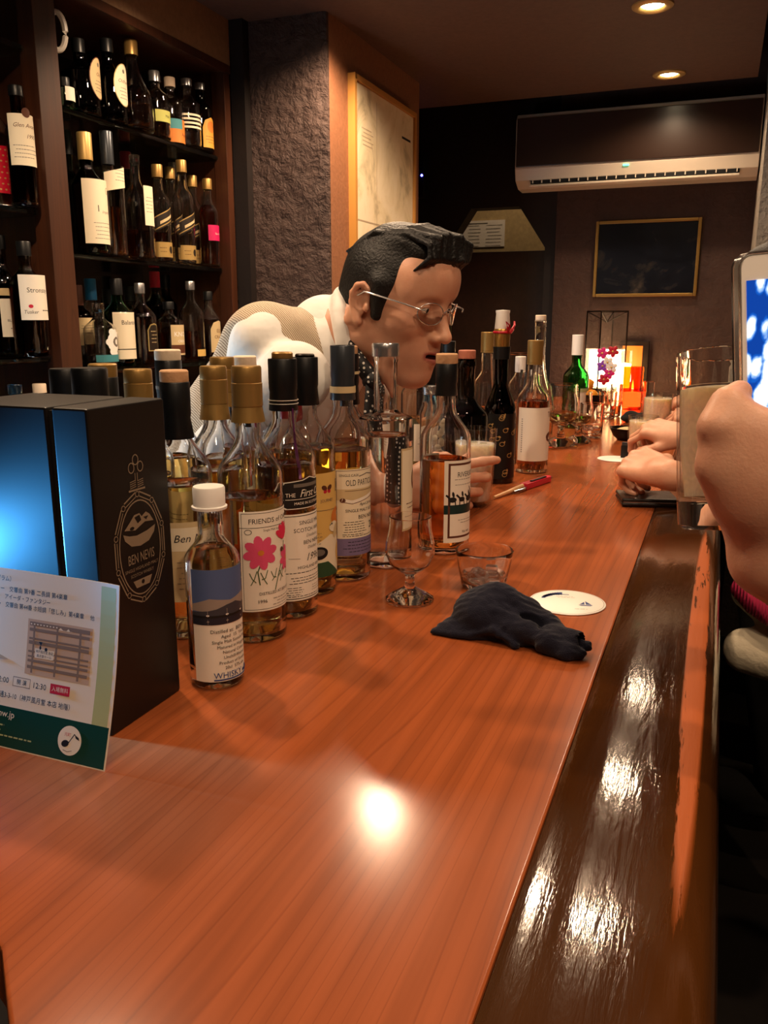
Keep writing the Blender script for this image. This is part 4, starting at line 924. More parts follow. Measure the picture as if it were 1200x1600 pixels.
for t, u_, v_, w_ in (('（プログラム）', -.1120, .1400, .030), ('マーラー　交響曲 第9番 二長調 第4楽章', -.0525, .1312, .085), ('ヴェルディ　アイーダ・ファンタジー', -.0700, .1245, .075), ('ハイドン　交響曲 第44番 ホ短調「悲しみ」第4楽章', -.0350, .1178, .105)):
    c.text(t, u_, v_, .0050, 'ink', al='r', maxw=w_)
c.text('他', -.0265, .1178, .0046, 'ink')
c.text('開場 12:00', -.1075, .0535, .0066, 'ink', al='r', maxw=.034); c.frame(-.1030, .0520, -.0845, .0600, .0005, 'road'); c.text('開 演', -.09375, .0542, .0048, 'ink', maxw=.014); c.text('12:30', -.0750, .0535, .0066, 'ink', maxw=.0155)
rows_(c, -.0635, .0520, -.0435, .0600, 'red', 2); c.up(); c.text('入場無料', -.0535, .0544, .0046, 'leaf_paper', maxw=.017)
c.text('中央区元町通3-3-10（神戸風月堂 本店 地階）', -.0415, .0415, .0056, 'ink', al='r', maxw=.100)
c.text('www.mmw.jp', -.0970, .0255, .0082, 'leaf_paper', al='r')
for i, L in enumerate((.022, .020, .062)): c.fine(-.142, -.142+.02+L, .0180-.0042*i, 1, .003, 'pale_green', .0012, i)
c.ell(-.0375, .0178, .0118, .0118, 'leaf_paper', n=32); c.up()
c.ell(-.0415, .0150, .0038, .0027, 'ink', .3); c.line([(-.0382, .016), (-.0330, .0238)], .0008, 'ink'); c.poly([(-.0335, .0241), (-.0315, .0205), (-.0278, .0192), (-.0288, .0215), (-.0315, .0226)], 'ink', cut=False); c.text('元町', -.0400, .0212, .0034, 'red'); c.line([(-.043, .0098), (-.0385, .0088), (-.034, .0102)], .0005, 'road')
c.poly([(-.128, .079), (-.110, .0735), (-.128, .0725)], 'map_grey', cut=False)
c.mb.build('print', lf)

# ------------------------------------------------------------------ navy towel
m = mat('navy_cloth', '0b0c22', .95, sheen=.15); n = noise(m, 900, 2); bp = nd(m, 'ShaderNodeBump'); bp.inputs['Strength'].default_value = .6; bp.inputs['Distance'].default_value = .002
lk(m, n.outputs['Fac'], bp.inputs['Height']); lk(m, bp.outputs[0], bsdf(m).inputs['Normal'])
def onb(x, y, z=1.0): p = at(x, y, Z=z); return (p.x, p.y, z)
def T(x, y, Y=None, dz=0):
    "a point on the counter seen at x, y lifted by dz"
    p = at(x, y, Z=1.0); return np.array((p.x, p.y, 1.0+dz))
A0, A1 = T(780, 1005), T(880, 1022)
F = Field((-.32, .74, .992), (-.06, .99, 1.10), .0016)
ex = (A1-A0)/np.linalg.norm(A1-A0); fr = Fr(T(765, 1000), ex)
F.ell((-.012, .022, .022), (.038, .034, .030), .010, fr).ell((.000, .028, .032), (.026, .024, .026), .012, fr)
F.ell((.030, .018, .014), (.042, .030, .022), .014, fr)
# thin flap towards the left tip with an upturned hem
F.chain([(-.062, -.010, .0035), (-.045, .002, .006), (-.025, .012, .010)], [.0030, .008, .013], .012, fr).ell((-.032, .004, .005), (.030, .018, .007), .010, fr)
F.chain([(-.064, -.012, .004), (-.040, -.012, .0045), (-.018, -.010, .006), (-.002, -.008, .014), (.008, -.010, .017), (.020, -.010, .010), (.034, -.014, .004)], [.0028, .0035, .0042, .0045, .0045, .004, .0038], .003, fr)
F.ell((.010, -.004, .004), (.026, .014, .010), .008, fr)
F.ell((.006, -.020, .000), (.024, .016, .013), .004, fr, op='-')
# folds over the dome
F.chain([(-.036, .004, .022), (-.020, -.004, .030), (.004, .000, .036), (.030, .004, .026), (.050, .002, .016)], [.004, .005, .005, .005, .004], .004, fr).chain([(-.026, .022, .042), (.000, .022, .053), (.022, .018, .044), (.046, .012, .028)], [.004, .006, .006, .005], .006, fr)
F.chain([(.012, .022, .048), (.034, .030, .034), (.060, .022, .020), (.082, .010, .012)], [.008, .009, .010, .010], .010, fr)
F.chain([(.020, .002, .022), (.044, -.004, .020), (.068, -.012, .014), (.094, -.014, .009)], [.006, .008, .010, .009], .008, fr)
F.chain([(-.022, .012, .034), (-.028, -.004, .014)], [.004, .0035], .006, fr).chain([(.010, .012, .046), (.018, -.006, .022), (.014, -.012, .012)], [.004, .0038, .003], .003, fr)
F.ell((.048, .006, .026), (.020, .006, .010), .004, fr, op='-'); F.ell((.074, -.004, .024), (.018, .005, .009), .003, fr, op='-')
# rolled end
F.chain([(.070, .002, .014), (.094, .000, .014)], [.014, .0135], .006, fr); F.cone((.088, .000, .015), (.112, -.002, .015), .0095, .0095, .002, fr, '-'); F.cone((.092, .000, .013), (.108, -.001, .012), .0055, .0055, .002, fr)
F.chain([(.062, -.010, .008), (.090, -.018, .007), (.104, -.012, .007)], [.008, .008, .006], .004, fr)
F.cutplane((0, 0, 1.0006), (0, 0, -1))
def crumple(V):
    r = np.sin(V[:, 0]*310+2*np.sin(V[:, 1]*190))*np.sin(V[:, 1]*260+V[:, 2]*330+2*np.sin(V[:, 0]*150)); V = V.copy(); V[:, 2] += .0006*r*np.clip((V[:, 2]-1.003)/.01, 0, 1); V[:, 0] += .0007*np.sin(V[:, 1]*700+V[:, 2]*500); return V
tw = F.build('folded_towel', 'navy_cloth', disp=crumple); tag(tw, 'crumpled dark navy hand towel lying on the bar', 'towel')

# ------------------------------------------------------------------ red-handled corkscrew
mat('red_plastic', 'c81e3c', .3); mat('brass_pin', 'c9a45a', .3, .9); mat('light_wood', 'd0a070', .5)
q0, q1 = at(772, 776, Z=1.006), at(858, 748, Z=1.006); d = (q1-q0); L = d.length
ck = thing('corkscrew', 'red-handled corkscrew with a metal arm lying on the bar', 'corkscrew', (q0.x, q0.y, 1.0), math.atan2(d.y, d.x))
MB().prism([(L*.50, -.009), (L*.98, -.008), (L, 0), (L*.98, .008), (L*.50, .009)], .0005, .014, 'red_plastic', bev=.002).build('handle', ck)
MB().box((L*.75, -.004, .0155), (L*.28, .006, .003), 'black', bev=.001).build('blade', ck)
MB().tube([(0, .0, .0045), (L*.25, .001, .006), (L*.52, .002, .009)], [.003, .0042, .005], 'light_wood', 8).build('lever', ck)
MB().tube([(L*.30, -.005, .004), (L*.42, -.010, .005), (L*.50, -.006, .006), (L*.56, .004, .006)], .0032, 'steel', 8).build('hinge_arm', ck)
MB().tube([(L*.98+.012*i/20, .0025*math.cos(i*1.3), .007+.0025*math.sin(i*1.3)) for i in range(30)], .0009, 'steel', 5).build('worm', ck)

# ------------------------------------------------------------------ wallet
q = at(1000, 788, Z=1.0)
wl = thing('wallet', 'flat black leather wallet under the nearer guest hand', 'wallet', (-.108, 1.665, 1.0), .25)
mat('leather', '15100e', .32, bump=(120, .15))
MB().box((0, 0, .0065), (.105, .085, .007), 'leather', bev=.003).box((0, 0, .0145), (.105, .085, .007), 'leather', bev=.003).box((.050, 0, .0105), (.005, .082, .014), 'leather', bev=.002).build('leather_case', wl)
MB().box((0, -.0405, .0105), (.098, .003, .0012), 'silver').build('zip', wl)

thin('thin_red', (.88, .22, .10)); thin('thin_amber', (.95, .50, .16))
# ------------------------------------------------------------------ lantern, candle, flowers at the far end
mat('lamp_glow', 'ffe6b0', .5, emit=(1, .66, .34), es=16); mat('candle_glow', 'ffd890', .4, emit=(1, .62, .26), es=22); mat('flame_glow', 'ffd890', .4, emit=(1, .66, .30), es=7); mat('wire', '201610', .4, .6); thin('pane')
q = at(931, 628, Z=1.0)
ln = thing('table_lantern', 'wire-framed glass table lantern glowing at the far end of the bar', 'lantern', (q.x+.02, 3.765, 1.001), .62)
s, hL = .062, topz((q.x, 3.78), 487)-1.0
f = MB()
for sx_ in (-1, 1):
    for sy_ in (-1, 1): f.tube([(sx_*s, sy_*s, 0), (sx_*s, sy_*s, hL)], .0035, 'wire', 6)
for z in (.008, hL):
    for a, b in (((-s, -s), (s, -s)), ((s, -s), (s, s)), ((s, s), (-s, s)), ((-s, s), (-s, -s))): f.tube([(*a, z), (*b, z)], .0035, 'wire', 6)
f.tube([(-s, -s, hL), (0, 0, hL-.045), (s, s, hL)], .003, 'wire', 6); f.tube([(s, -s, hL), (0, 0, hL-.045), (-s, s, hL)], .003, 'wire', 6)
f.build('wire_frame', ln)
for a in range(4): MB().box((0, s-.001, hL/2), (2*s-.008, .0025, hL-.012), 'pane', Matrix.Rotation(a*PI/2, 4, 'Z')).build('glass_pane', ln)
MB().box((0, 0, .14), (2*s-.022, 2*s-.022, .155), 'lamp_glow', bev=.006).build('glowing_shade', ln)
MB().lathe([(0, 0), (s-.012, 0), (s-.012, .055), (s-.03, .06), (0, .06)], 'wire', 24).build('base', ln)
# tall candle glass beside it
q = at(956, 628, Z=1.0)
p = Vector((q.x+.045, 3.70, 1.0)); hC = topz(p, 548)-1.0
cg = thing('candle_glass', 'tall bright candle glass just right of the lantern', 'candle', p)
MB().lathe([(0, 0), (.030, 0), (.032, hC), (.029, hC), (.027, .008), (0, .008)], 'thin_glass', 28).build('glass_body', cg)
MB().lathe([(0, .009), (.0262, .009), (.0275, hC*.75), (0, hC*.77)], 'candle_glow', 24).build('wax', cg)
# red candle jar
p = place(986, 641, .036); p = Vector((p.x, p.y, 1.0)); hR = topz(p, 573)-1.0
cj = thing('candle_jar', 'red glass candle jar with an amber upper half', 'candle', p)
MB().lathe([(0, 0), (.036, 0), (.038, .01), (.038, hR*.5), (.035, hR*.5), (.035, .012), (0, .012)], 'thin_red', 32).build('red_bowl', cj)
MB().lathe([(.0378, hR*.5+.0005), (.0385, hR), (.036, hR), (.0352, hR*.5+.0005), (.0378, hR*.5+.0005)], 'thin_amber', 32).build('amber_rim', cj)
MB().lathe([(0, .0125), (.034, .0125), (.034, hR*.40), (.004, hR*.42), (.004, hR*.55), (0, hR*.70)], 'flame_glow', 24).build('flame', cj)
p = place(1010, 655, .018); tumbler('slender stemless glass right of the red candle jar', p, topz(p, 596)-1.0, .014, .022, drink=(.03, 'whisky_gold'))
# orchid sprig in a little vase in front of the lantern
p = place(944, 640, .022); vs = thing('orchid_vase', 'pink and white orchid sprig in a slim vase in front of the lantern', 'flower vase', p)
mat('petal_white', 'f6ece6', .5, sss=.2); mat('petal_pink', 'd4207f', .5, sss=.2); mat('petal_violet', '8a40c0', .5)
zt_ = topz(p, 545)-1.0
MB().lathe([(0, 0), (.016, 0), (.020, .02), (.011, .06), (.012, .075), (.009, .075), (.008, .06), (0, .02)], 'glass', 24).build('vase', vs)
MB().tube([(0, 0, .02), (.004, 0, zt_*.5), (-.006, -.004, zt_*.92)], .0018, 'leaf', 6).build('stem', vs)
r = random.Random(9)
for i, (dx, dz, m_) in enumerate([(-.018, .93, 'petal_pink'), (.022, .96, 'wax_red'), (.004, .78, 'petal_white'), (.020, .70, 'petal_white'), (-.014, .72, 'petal_violet'), (.012, .60, 'petal_pink'), (-.006, .50, 'wax_red')]):
    b = MB(); ct = Vector((dx, -.012, zt_*dz))
    for k in range(5):
        a = 2*PI*k/5+i; b.ball((0, 0, 0), (.013, .003, .009), m_, Matrix.Translation(ct+Vector((.011*math.cos(a), -.003, .011*math.sin(a)))) @ Matrix.Rotation(-a, 4, 'Y'), 10, 8)
    b.ball(tuple(ct+Vector((0, -.006, 0))), .004, 'yellow', None, 8, 6); b.build('flower', vs)
# little framed orange card behind
q = at(966, 600, Y=3.84)
oc = thing('framed_card', 'small framed orange card standing against the far wall beside the candle', 'card', (q.x+.055, 3.872, 1.0))
mat('orange_card', 'd07018', .5)
zc0, zc1 = 0, topz((q.x, 3.85), 533)-1.0
MB().box((0, 0, zc1/2), (.125, .014, zc1), 'wire', bev=.002).build('frame', oc); MB().box((-.006, -.008, zc1/2), (.085, .004, zc1-.04), 'orange_card').build('card', oc)
# basket of lemons
p = place(918, 652, .05); p = Vector((p.x-.02, p.y+.06, 1.0))
bk = thing('fruit_bowl', 'dark woven bowl behind the rocks glass at the far end', 'bowl', p)
MB().lathe([(0, 0), (.035, 0), (.060, .04), (.066, .075), (.062, .075), (.056, .042), (.032, .006), (0, .006)], 'dark_metal', 32, wob=lambda a, z: 1+.03*math.sin(16*a+z*300)).build('bowl_body', bk)
mat('lemon', 'd98a1e', .45, bump=(160, .2)); mat('lime_skin', '55682a', .45)
for i, (dx, dy, dz, m_) in enumerate([(-.022, -.018, .066, 'lemon'), (.024, -.014, .068, 'lemon'), (.0, .028, .070, 'lime_skin'), (.0, -.003, .108, 'lemon')]):
    o = MB().lathe([(0, -.034), (.005, -.032), (.016, -.025), (.024, -.010), (.0255, .002), (.021, .017), (.010, .027), (.005, .030), (0, .033)], m_, 24, Matrix.Rotation(1.2, 4, (math.sin(i*2), math.cos(i*2), .2))).build('lemon' if m_ == 'lemon' else 'lime')
    o.location = p+Vector((dx, dy, dz)); tag(o, ['orange-yellow lemon at the left in the dark woven bowl', 'orange-yellow lemon at the right in the dark woven bowl', 'green lime at the back of the dark woven bowl', 'orange-yellow lemon on top of the fruit in the dark bowl'][i], 'fruit', 'fruit in the dark bowl')
# dark bowls by the guests
def dish(label, p, r, h): 
    t = thing('ashtray', label, 'dish', p)
    MB().lathe([(0, 0), (r*.6, 0), (r*.85, h*.4), (r, h), (r-.004, h), (r*.8, h*.45), (r*.55, .006), (0, .006)], 'dark_metal', 36).build('bowl_body', t); return t
q = place(983, 700, .05); dt = dish('dark shallow snack dish left of the iced highballs', Vector((q.x-.01, q.y+.12, 1.0)), .060, .036)
MB().ball((0, 0, .022), (.046, .046, .016), 'tan').build('nuts', dt)['kind'] = 'stuff'
q = place(985, 668, .05); bb = thing('cloth_bundle', 'small black cloth bundle beside the red candle jar', 'cloth', Vector((q.x+.01, q.y+.10, 1.0)))
mat('black_cloth', '0b0a0c', .9, sheen=.2)
F = Field((-.08, -.06, -.01), (.08, .06, .07), .0025); F.ell((0, 0, .014), (.055, .035, .018), .01).ell((-.02, .0, .026), (.022, .02, .014), .01).ell((.025, -.004, .024), (.02, .022, .013), .01).cutplane((0, 0, 0), (0, 0, -1))
o = F.build('cloth', 'black_cloth'); o.parent = bb
bo = place(972, 742, .0); pl_ = thing('lighter', 'small black lighter standing just left of the nearer iced highball', 'lighter', Vector((q.x*0+at(975, 716, Z=1).x, at(975, 716, Z=1).y, 1.0)))
MB().box((0, 0, .017), (.018, .010, .034), 'black', bev=.003).build('case', pl_); MB().box((0, 0, .038), (.015, .009, .008), 'gunmetal', bev=.002).build('cap', pl_)
# ------------------------------------------------------------------ bottles on the back-bar shelves
Z1, Z2, Z3, ZA, ZB, ZC = 1.83, 1.503, 1.222, 1.59, 1.262, .92
G1, G2, G3, GL = 'bottles on the top back shelf', 'bottles on the middle back shelf', 'bottles on the lowest back shelf', 'bottles in the left shelf bay'
mat('gold_label', 'b09a62', .4, .3); mat('amber_label', 'd59b3c', .55); mat('dark_label', '231a12', .5)
def shelf(label, x, X, z, top, R, g, grp, liq=None, cap=('cap_gold', .03), lab=None, shape=(.62, .78), rn=.0135, sq=1.0, name='spirit_bottle', ang=0, belly=None, capr=None, cat='bottle'):
    yb = 800-FPX*.05
    p = at(x, 300, X=X); # find Y along the column x at height z
    for _ in range(6):
        f = -sa*p.x+ca*p.y; l = None
        u = (x-600)/FPX
        # depth at height z: solve ray with the pixel row of z
        d = CAMZ-z-.1; v = (d*cp-f*sp)/(f*cp+d*sp); p = at(x, 800+FPX*v, X=X)
    loc = (X, p.y, z+.0008); H = min(topz(loc, top), {Z1: 2.060, Z2: 1.816, Z3: 1.489, ZA: 1.916, ZB: 1.576, ZC: 1.208}[z]-.004)-z-.0008
    h = cap[1]; ex = 0
    cr = capr or rn+.002
    caps = [('cap', cap[0], [(rn, -h), (cr, -h), (cr, -.001), (cr-.001, .001), (0, .001)])] if cap else []
    k = {}
    if belly: k['belly'] = [(R*a, H*b) for a, b in belly]
    liqs = (H*liq[0], liq[1]) if liq else None
    return bottle(label, cat, loc, H, R, H*shape[0], H*shape[1], rn, g=g, liq=liqs, caps=caps, labels=[('label', lab[0], H*lab[1], 0, None)] if lab else [], group=grp, ang=ang, seg=28, sq=sq, name=name, **k)
def oval(w, h, m, txt=None):
    def fn(c):
        c.ell(0, h/2, w/2, h/2, 'gold_label' if m != 'tan' else 'brown_ink', n=28); c.up(); c.ell(0, h/2, w/2-.002, h/2-.002, m, n=28); c.up()
        c.ell(0, h*.82, .004, .005, 'grey_ink'); c.text(txt, 0, h*.55, .012, 'brown_ink', shear=.3, maxw=w*.75) if txt else None; c.fine(-w*.28, w*.28, h*.42, 4, h*.08, 'grey_ink', .0016, 2)
    return fn
def lab(w, h, m='cream', txt=(), extra=None):
    def fn(c):
        patch(c, w, h, m)
        for t, u, v, s, mm2 in txt: c.text(t, u*w, v*h, s, mm2, maxw=w*.86)
        if extra: extra(c, w, h)
    return fn
def fines(v, n=4, m='grey_ink'): return lambda c, w, h: c.fine(-w*.38, w*.38, h*v, n, h*.09, m, .0014, n)
F1, F2 = -1.475, -1.60
# top shelf
shelf('squat round black bottle with a pink oval label on the top shelf', 125, -1.50, Z1, 62, .046, 'glass_black', G1, cap=('foil_black', .03), lab=(oval(.062, .095, 'tan', 'Old'), .22), shape=(.55, .75), sq=.8, ang=15, name='liqueur_bottle')
shelf('black bottle with a cream oval label next to the pink oval one', 170, -1.49, Z1, 62, .043, 'glass_black', G1, cap=('foil_black', .03), lab=(oval(.062, .100, 'cream', 'Oldham'), .20), shape=(.55, .75), sq=.8, ang=5, name='liqueur_bottle')
shelf('broad pinched clear bottle with a tall dull gold cap on the top shelf', 208, -1.49, Z1, 64, .050, 'glass', G1, liq=(.30, 'whisky_amber'), cap=('cap_gold', .035), belly=[(1.0, .06), (1.0, .22), (.92, .35)], shape=(.36, .80), rn=.016, sq=.7, ang=5)
shelf('clear bottle with a lime green label on the top shelf', 243, -1.50, Z1, 112, .037, 'glass', G1, liq=(.35, 'whisky_amber'), cap=('silver', .026), lab=(lab(.075, .030, 'lime', (('Malt', 0, .4, .010, 'ink'),)), .25))
shelf('clear bottle with a teal and orange label on the top shelf', 267, -1.505, Z1, 122, .035, 'glass', G1, liq=(.40, 'whisky_amber'), cap=('pale_cork', .024), lab=(lab(.085, .062, 'orange', (('Aged', .1, .3, .012, 'brown_ink'),), lambda c, w, h: c.rect(-w/2, h*.58, 0, h, 'teal')), .03))
shelf('glass-stoppered decanter behind the white-striped bottle', 254, F2-.03, Z1, 118, .034, 'glass', G1, liq=(.3, 'whisky_dark'), cap=('glass', .03))
shelf('clear bottle with white stripes round its body on the top shelf', 293, -1.485, Z1, 124, .036, 'glass', G1, liq=(.25, 'water'), cap=('silver', .018), lab=(lambda c: [c.rect(-.05, .010+i*.011, .05, .0155+i*.011, 'cream') for i in range(4)], .22))
shelf('bottle with a round-topped yellow label on the top shelf', 314, -1.485, Z1, 131, .034, 'glass_brown', G1, cap=('silver', .018), lab=(lambda c: (c.poly([(-.03, 0), (.03, 0), (.03, .055), (.022, .075), (0, .085), (-.022, .075), (-.03, .055)], 'amber_label'), c.up(), c.ell(0, .058, .016, .016, 'orange'), c.fine(-.022, .022, .03, 3, .008, 'brown_ink', .0014)), .06))
shelf('sparkling cut-glass decanter at the right end of the top shelf', 336, -1.57, Z1, 160, .026, 'glass', G1, liq=(.2, 'water'), cap=('glass', .02), name='decanter_bottle')
for x, t_ in ((150, 78), (228, 96)): shelf('dark bottle at the back of the top shelf, ' + ('behind the oval labels' if x == 150 else 'behind the pinched bottle'), x, -1.66, Z1, t_, .035, 'glass_brown', G1, cap=('foil_black', .03))
# jug with white ring handle, behind the stile
jl = (-1.495, 1.676, Z1+.0008)
jg = thing('pottery_jug', 'pale pottery jug with a ring handle at the left end of the top shelf', 'jug', jl, math.radians(-50))
mat('pottery', 'd6cfc6', .3)
MB().lathe([(0, 0), (.024, 0), (.027, .03), (.026, .12), (.020, .17), (.018, .205), (.015, .205), (.016, .17), (.022, .12), (0, .01)], 'pottery', 28).build('jug_body', jg)
MB().tube([(.0, .024+.018*math.sin(t)+.008, .160+.040*math.cos(t)) for t in [2*PI*i/24 for i in range(24)]], .0065, 'pottery', 8, closed=True).build('handle', jg)
shelf('small green bottle with a white tag beside the stile on the top shelf', 99, -1.482, Z1, 122, .020, 'glass_green', G1, cap=('foil_black', .02), lab=(lab(.035, .03, 'paper'), .25), rn=.009)
# middle shelf
shelf('dark wine bottle with a black and white neck at the left of the middle shelf', 112, -1.56, Z2, 205, .038, 'glass_deep_green', G2, cap=('foil_black', .055), shape=(.55, .72))
def lm(c, w, h): c.ring(w*.18, h*.84, .007, .008, .0015, 'brown_ink', 16); c.text('I', -w*.16, h*.5, .022, 'ink'); c.text('Imperiale', w*.12, h*.48, .010, 'grey_ink', shear=.3, maxw=w*.5); c.fine(-w*.3, w*.4, h*.32, 5, h*.06, 'grey_ink', .0014)
shelf('green bottle with gold neck foil and a tall white label', 140, -1.48, Z2, 208, .044, 'glass_deep_green', G2, cap=('gold_print', .062), lab=(lab(.105, .150, 'cream', (), lm), .09), shape=(.56, .74), rn=.0155, sq=.9, name='wine_bottle')
shelf('tall clear bottle with a dark silver neck and a slanted cream label', 174, -1.485, Z2, 206, .038, 'glass', G2, liq=(.40, 'whisky_amber'), cap=('gunmetal', .078), lab=(lambda c: (c.poly([(-.045, .03), (.045, .05), (.045, .10), (-.045, .075)], 'cream'), c.up(), c.fine(-.02, .035, .082, 4, .008, 'grey_ink', .0014)), .42), shape=(.56, .70), rn=.0140)
shelf('red-capped dark bottle behind the clear bottles on the middle shelf', 203, F2, Z2, 238, .035, 'glass_brown', G2, cap=('foil_red', .045))
shelf('onion-shaped clear decanter with a tall white label and dark spirit', 216, -1.485, Z2, 243, .042, 'glass', G2, liq=(.28, 'whisky_dark'), cap=('glass', .02), lab=(lab(.04, .10, 'cream', (), fines(.7, 5)), .33), shape=(.52, .80), rn=.012, name='decanter_bottle')
def jw(c):
    c.poly([(-.045, .078), (.045, .125), (.045, .165), (-.045, .118)], 'dark_label'); c.up()
    for dv in (.004, .036): c.poly([(-.045, .078+dv), (.045, .125+dv), (.045, .128+dv), (-.045, .081+dv)], 'gold_print')
    c.poly([(-.03, .098), (.03, .130), (.03, .138), (-.03, .106)], 'tan')
    c.rect(-.045, .012, .045, .052, 'gold_print'); c.up(); c.ell(.0, .032, .007, .010, 'dark_label'); c.fine(-.035, -.012, .036, 2, .01, 'brown_ink', .0014); c.fine(.012, .036, .036, 2, .01, 'brown_ink', .0014, 3)
for x, X, tp, lq, wds in ((250, -1.475, 258, 'whisky_red', 'leftmost of the slanted-label bottles, in the middle shelf row'), (270, -1.545, 262, 'whisky_red', 'second of the slanted-label bottles, with red spirit'), (288, -1.475, 251, 'water', 'clear slanted-label bottle with the tallest gold cap'), (304, -1.545, 275, 'whisky_dark', 'slanted-label bottle next to the pink-label bottle')):
    shelf('square bottle, gold cap, '+wds, x, X, Z2, tp, .030, 'glass', G2, liq=(.30, lq), cap=('cap_gold', .032), lab=(jw, .0), shape=(.62, .78), rn=.0130, ang=5)
shelf('amber bottle with a magenta label at the right end of the middle shelf', 327, -1.48, Z2, 280, .030, 'glass', G2, liq=(.70, 'whisky_red'), cap=('cap_gold', .030), lab=(lab(.065, .045, 'magenta', (('Special', 0, .4, .008, 'cream'),)), .30), rn=.012)
shelf('silver-capped bottle behind the slanted-label bottles', 276, F2, Z2, 248, .033, 'glass', G2, cap=('silver', .04)); shelf('gold-topped bottle at the back right of the middle shelf', 300, F2-.02, Z2, 256, .033, 'glass_brown', G2, cap=('cap_gold', .03))
# lowest shelf
shelf('brown-sealed bottle with a plain cream label at the left of the lowest shelf', 124, -1.565, Z3, 446, .036, 'glass_brown', G3, cap=('brown_ink', .05), lab=(lab(.07, .07, 'tan', (), fines(.7)), .28))
shelf('blue-capped bottle behind the splash-label bottle', 146, F2, Z3, 436, .034, 'glass', G3, cap=('blue_cap', .055))
def splash(c):
    r = random.Random(1)
    for i in range(22):
        a = 2*PI*i/22; q = .018+.012*(i % 2)*r.random(); c.ell(.004+q*.8*math.cos(a), .062+q*math.sin(a), .009, .009, 'white', n=10)
    c.up(); c.ell(.012, .062, .012, .013, 'grey_ink'); c.up(); c.ell(.012, .062, .006, .007, 'white'); c.rect(-.05, .012, .05, .030, 'teal')
shelf('round clear bottle with a white splash label and blue foot band', 156, -1.485, Z3, 474, .041, 'glass', G3, liq=(.2, 'water'), cap=('glass', .02), lab=(splash, .04), shape=(.60, .82))
def bal(c, w, h): c.rect(-w/2, h*.20, w/2, h*.22, 'ink'); c.ell(w*.25, h*.42, .007, .016, 'tan')
shelf('green whisky bottle with a large cream label on the lowest shelf', 186, -1.485, Z3, 436, .040, 'glass_green', G3, cap=('foil_black', .04), lab=(lab(.10, .120, 'cream', (('Balantine', 0, .74, .016, 'ink'),), bal), .10), shape=(.58, .78), name='whisky_bottle')
def arch(w, h, m): return lambda c: (c.poly([(-w/2, 0), (w/2, 0), (w/2, h*.75), (w*.3, h*.95), (0, h), (-w*.3, h*.95), (-w/2, h*.75)], 'gold_label'), c.up(), c.poly([(-w/2+.003, .003), (w/2-.003, .003), (w/2-.003, h*.75), (w*.27, h*.92), (0, h-.004), (-w*.27, h*.92), (-w/2+.003, h*.75)], m), c.up(), c.fine(-w*.3, w*.3, h*.7, 4, h*.13, 'tan', .0016))
shelf('dark purple bottle with a silver stopper and an arched gold-rimmed label', 222, -1.485, Z3, 443, .040, 'glass', G3, liq=(.58, 'whisky_dark'), cap=('silver', .026), lab=(arch(.045, .075, 'dark_label'), .18), shape=(.58, .80), rn=.012)
shelf('bottle sealed in bright red wax at the back of the lowest shelf', 246, -1.58, Z3, 425, .036, 'glass_brown', G3, cap=('wax_red', .045))
shelf('amber bottle with a square tan label in white capitals on the lowest shelf', 265, -1.485, Z3, 472, .040, 'glass', G3, liq=(.50, 'whisky_dark'), cap=('foil_black', .02), lab=(lab(.070, .085, 'tan', (('KNOB', 0, .62, .019, 'white'), ('CREEK', 0, .42, .010, 'white')), lambda c, w, h: c.rect(-w/2, h*.06, w/2, h*.34, 'brown_ink')), .14), shape=(.66, .82))
shelf('plain clear bottle with dark spirit and a small yellow tag', 300, -1.485, Z3, 440, .037, 'glass', G3, liq=(.38, 'whisky_dark'), cap=('silver', .024), lab=(lab(.045, .020, 'yellow'), .07), shape=(.58, .80), rn=.012)
shelf('dark-capped bottle with an arched tan label at the end of the lowest shelf', 327, -1.485, Z3, 456, .034, 'glass', G3, liq=(.6, 'whisky_dark'), cap=('foil_black', .024), lab=(lambda c: (c.poly([(-.03, 0), (.03, 0), (.03, .07), (.02, .09), (0, .096), (-.02, .09), (-.03, .07)], 'tan'), c.up(), c.text('ELIJ', 0, .060, .015, 'brown_ink'), c.text('CRAIG', 0, .042, .013, 'brown_ink', maxw=.05), c.ell(0, .022, .004, .007, 'brown_ink')), .12), shape=(.58, .80), rn=.012)
for x, t_ in ((172, 452), (205, 448), (262, 430), (318, 440)): shelf('dim bottle at the back of the lowest shelf, '+{172: 'between the splash and green bottles', 205: 'between the green and purple bottles', 262: 'between square tan label and yellow tag', 318: 'between the last two front bottles'}[x], x, -1.66, Z3, t_, .034, 'glass_brown', G3, cap=('foil_black', .04))
# left bay
def redlat(c):
    patch(c, .10, .10, 'wax_red')
    for i in range(8):
        for j in range(8): c.ell(-.045+.012*i+.006*(j % 2), .008+.012*j, .003, .002, 'gold_print', n=8)
shelf('clear bottle with a red dotted lower half at the left edge of the photo', -7, -1.55, ZA, 125, .034, 'glass', GL, liq=(.45, 'whisky_red'), cap=('glass', .03), lab=(redlat, .12))
def hand(c):
    patch(c, .075, .105, 'cream'); c.text('Glen Avon', 0, .078, .012, 'brown_ink', shear=.3, maxw=.066); c.text('1990', .012, .056, .012, 'brown_ink', shear=.3); c.fine(-.03, .03, .040, 4, .008, 'grey_ink', .0014); c.up(); c.ell(.004, .108, .010, .010, 'brown_ink')
shelf('dark bottle with a handwritten cream label and round seal in the left bay', 34, -1.468, ZA, 135, .030, 'glass_brown', GL, liq=(.5, 'whisky_dark'), cap=('foil_black', .02), lab=(hand, .34), ang=-20)
def l27(c): patch(c, .075, .085, 'paper'); c.text('27', .010, .050, .011, 'ink'); c.text('BLAIR ATHOL', 0, .034, .008, 'ink', maxw=.068); c.fine(-.02, .03, .018, 1, .01, 'grey_ink', .002); c.rect(-.0375, .092, .0375, .108, 'tan')
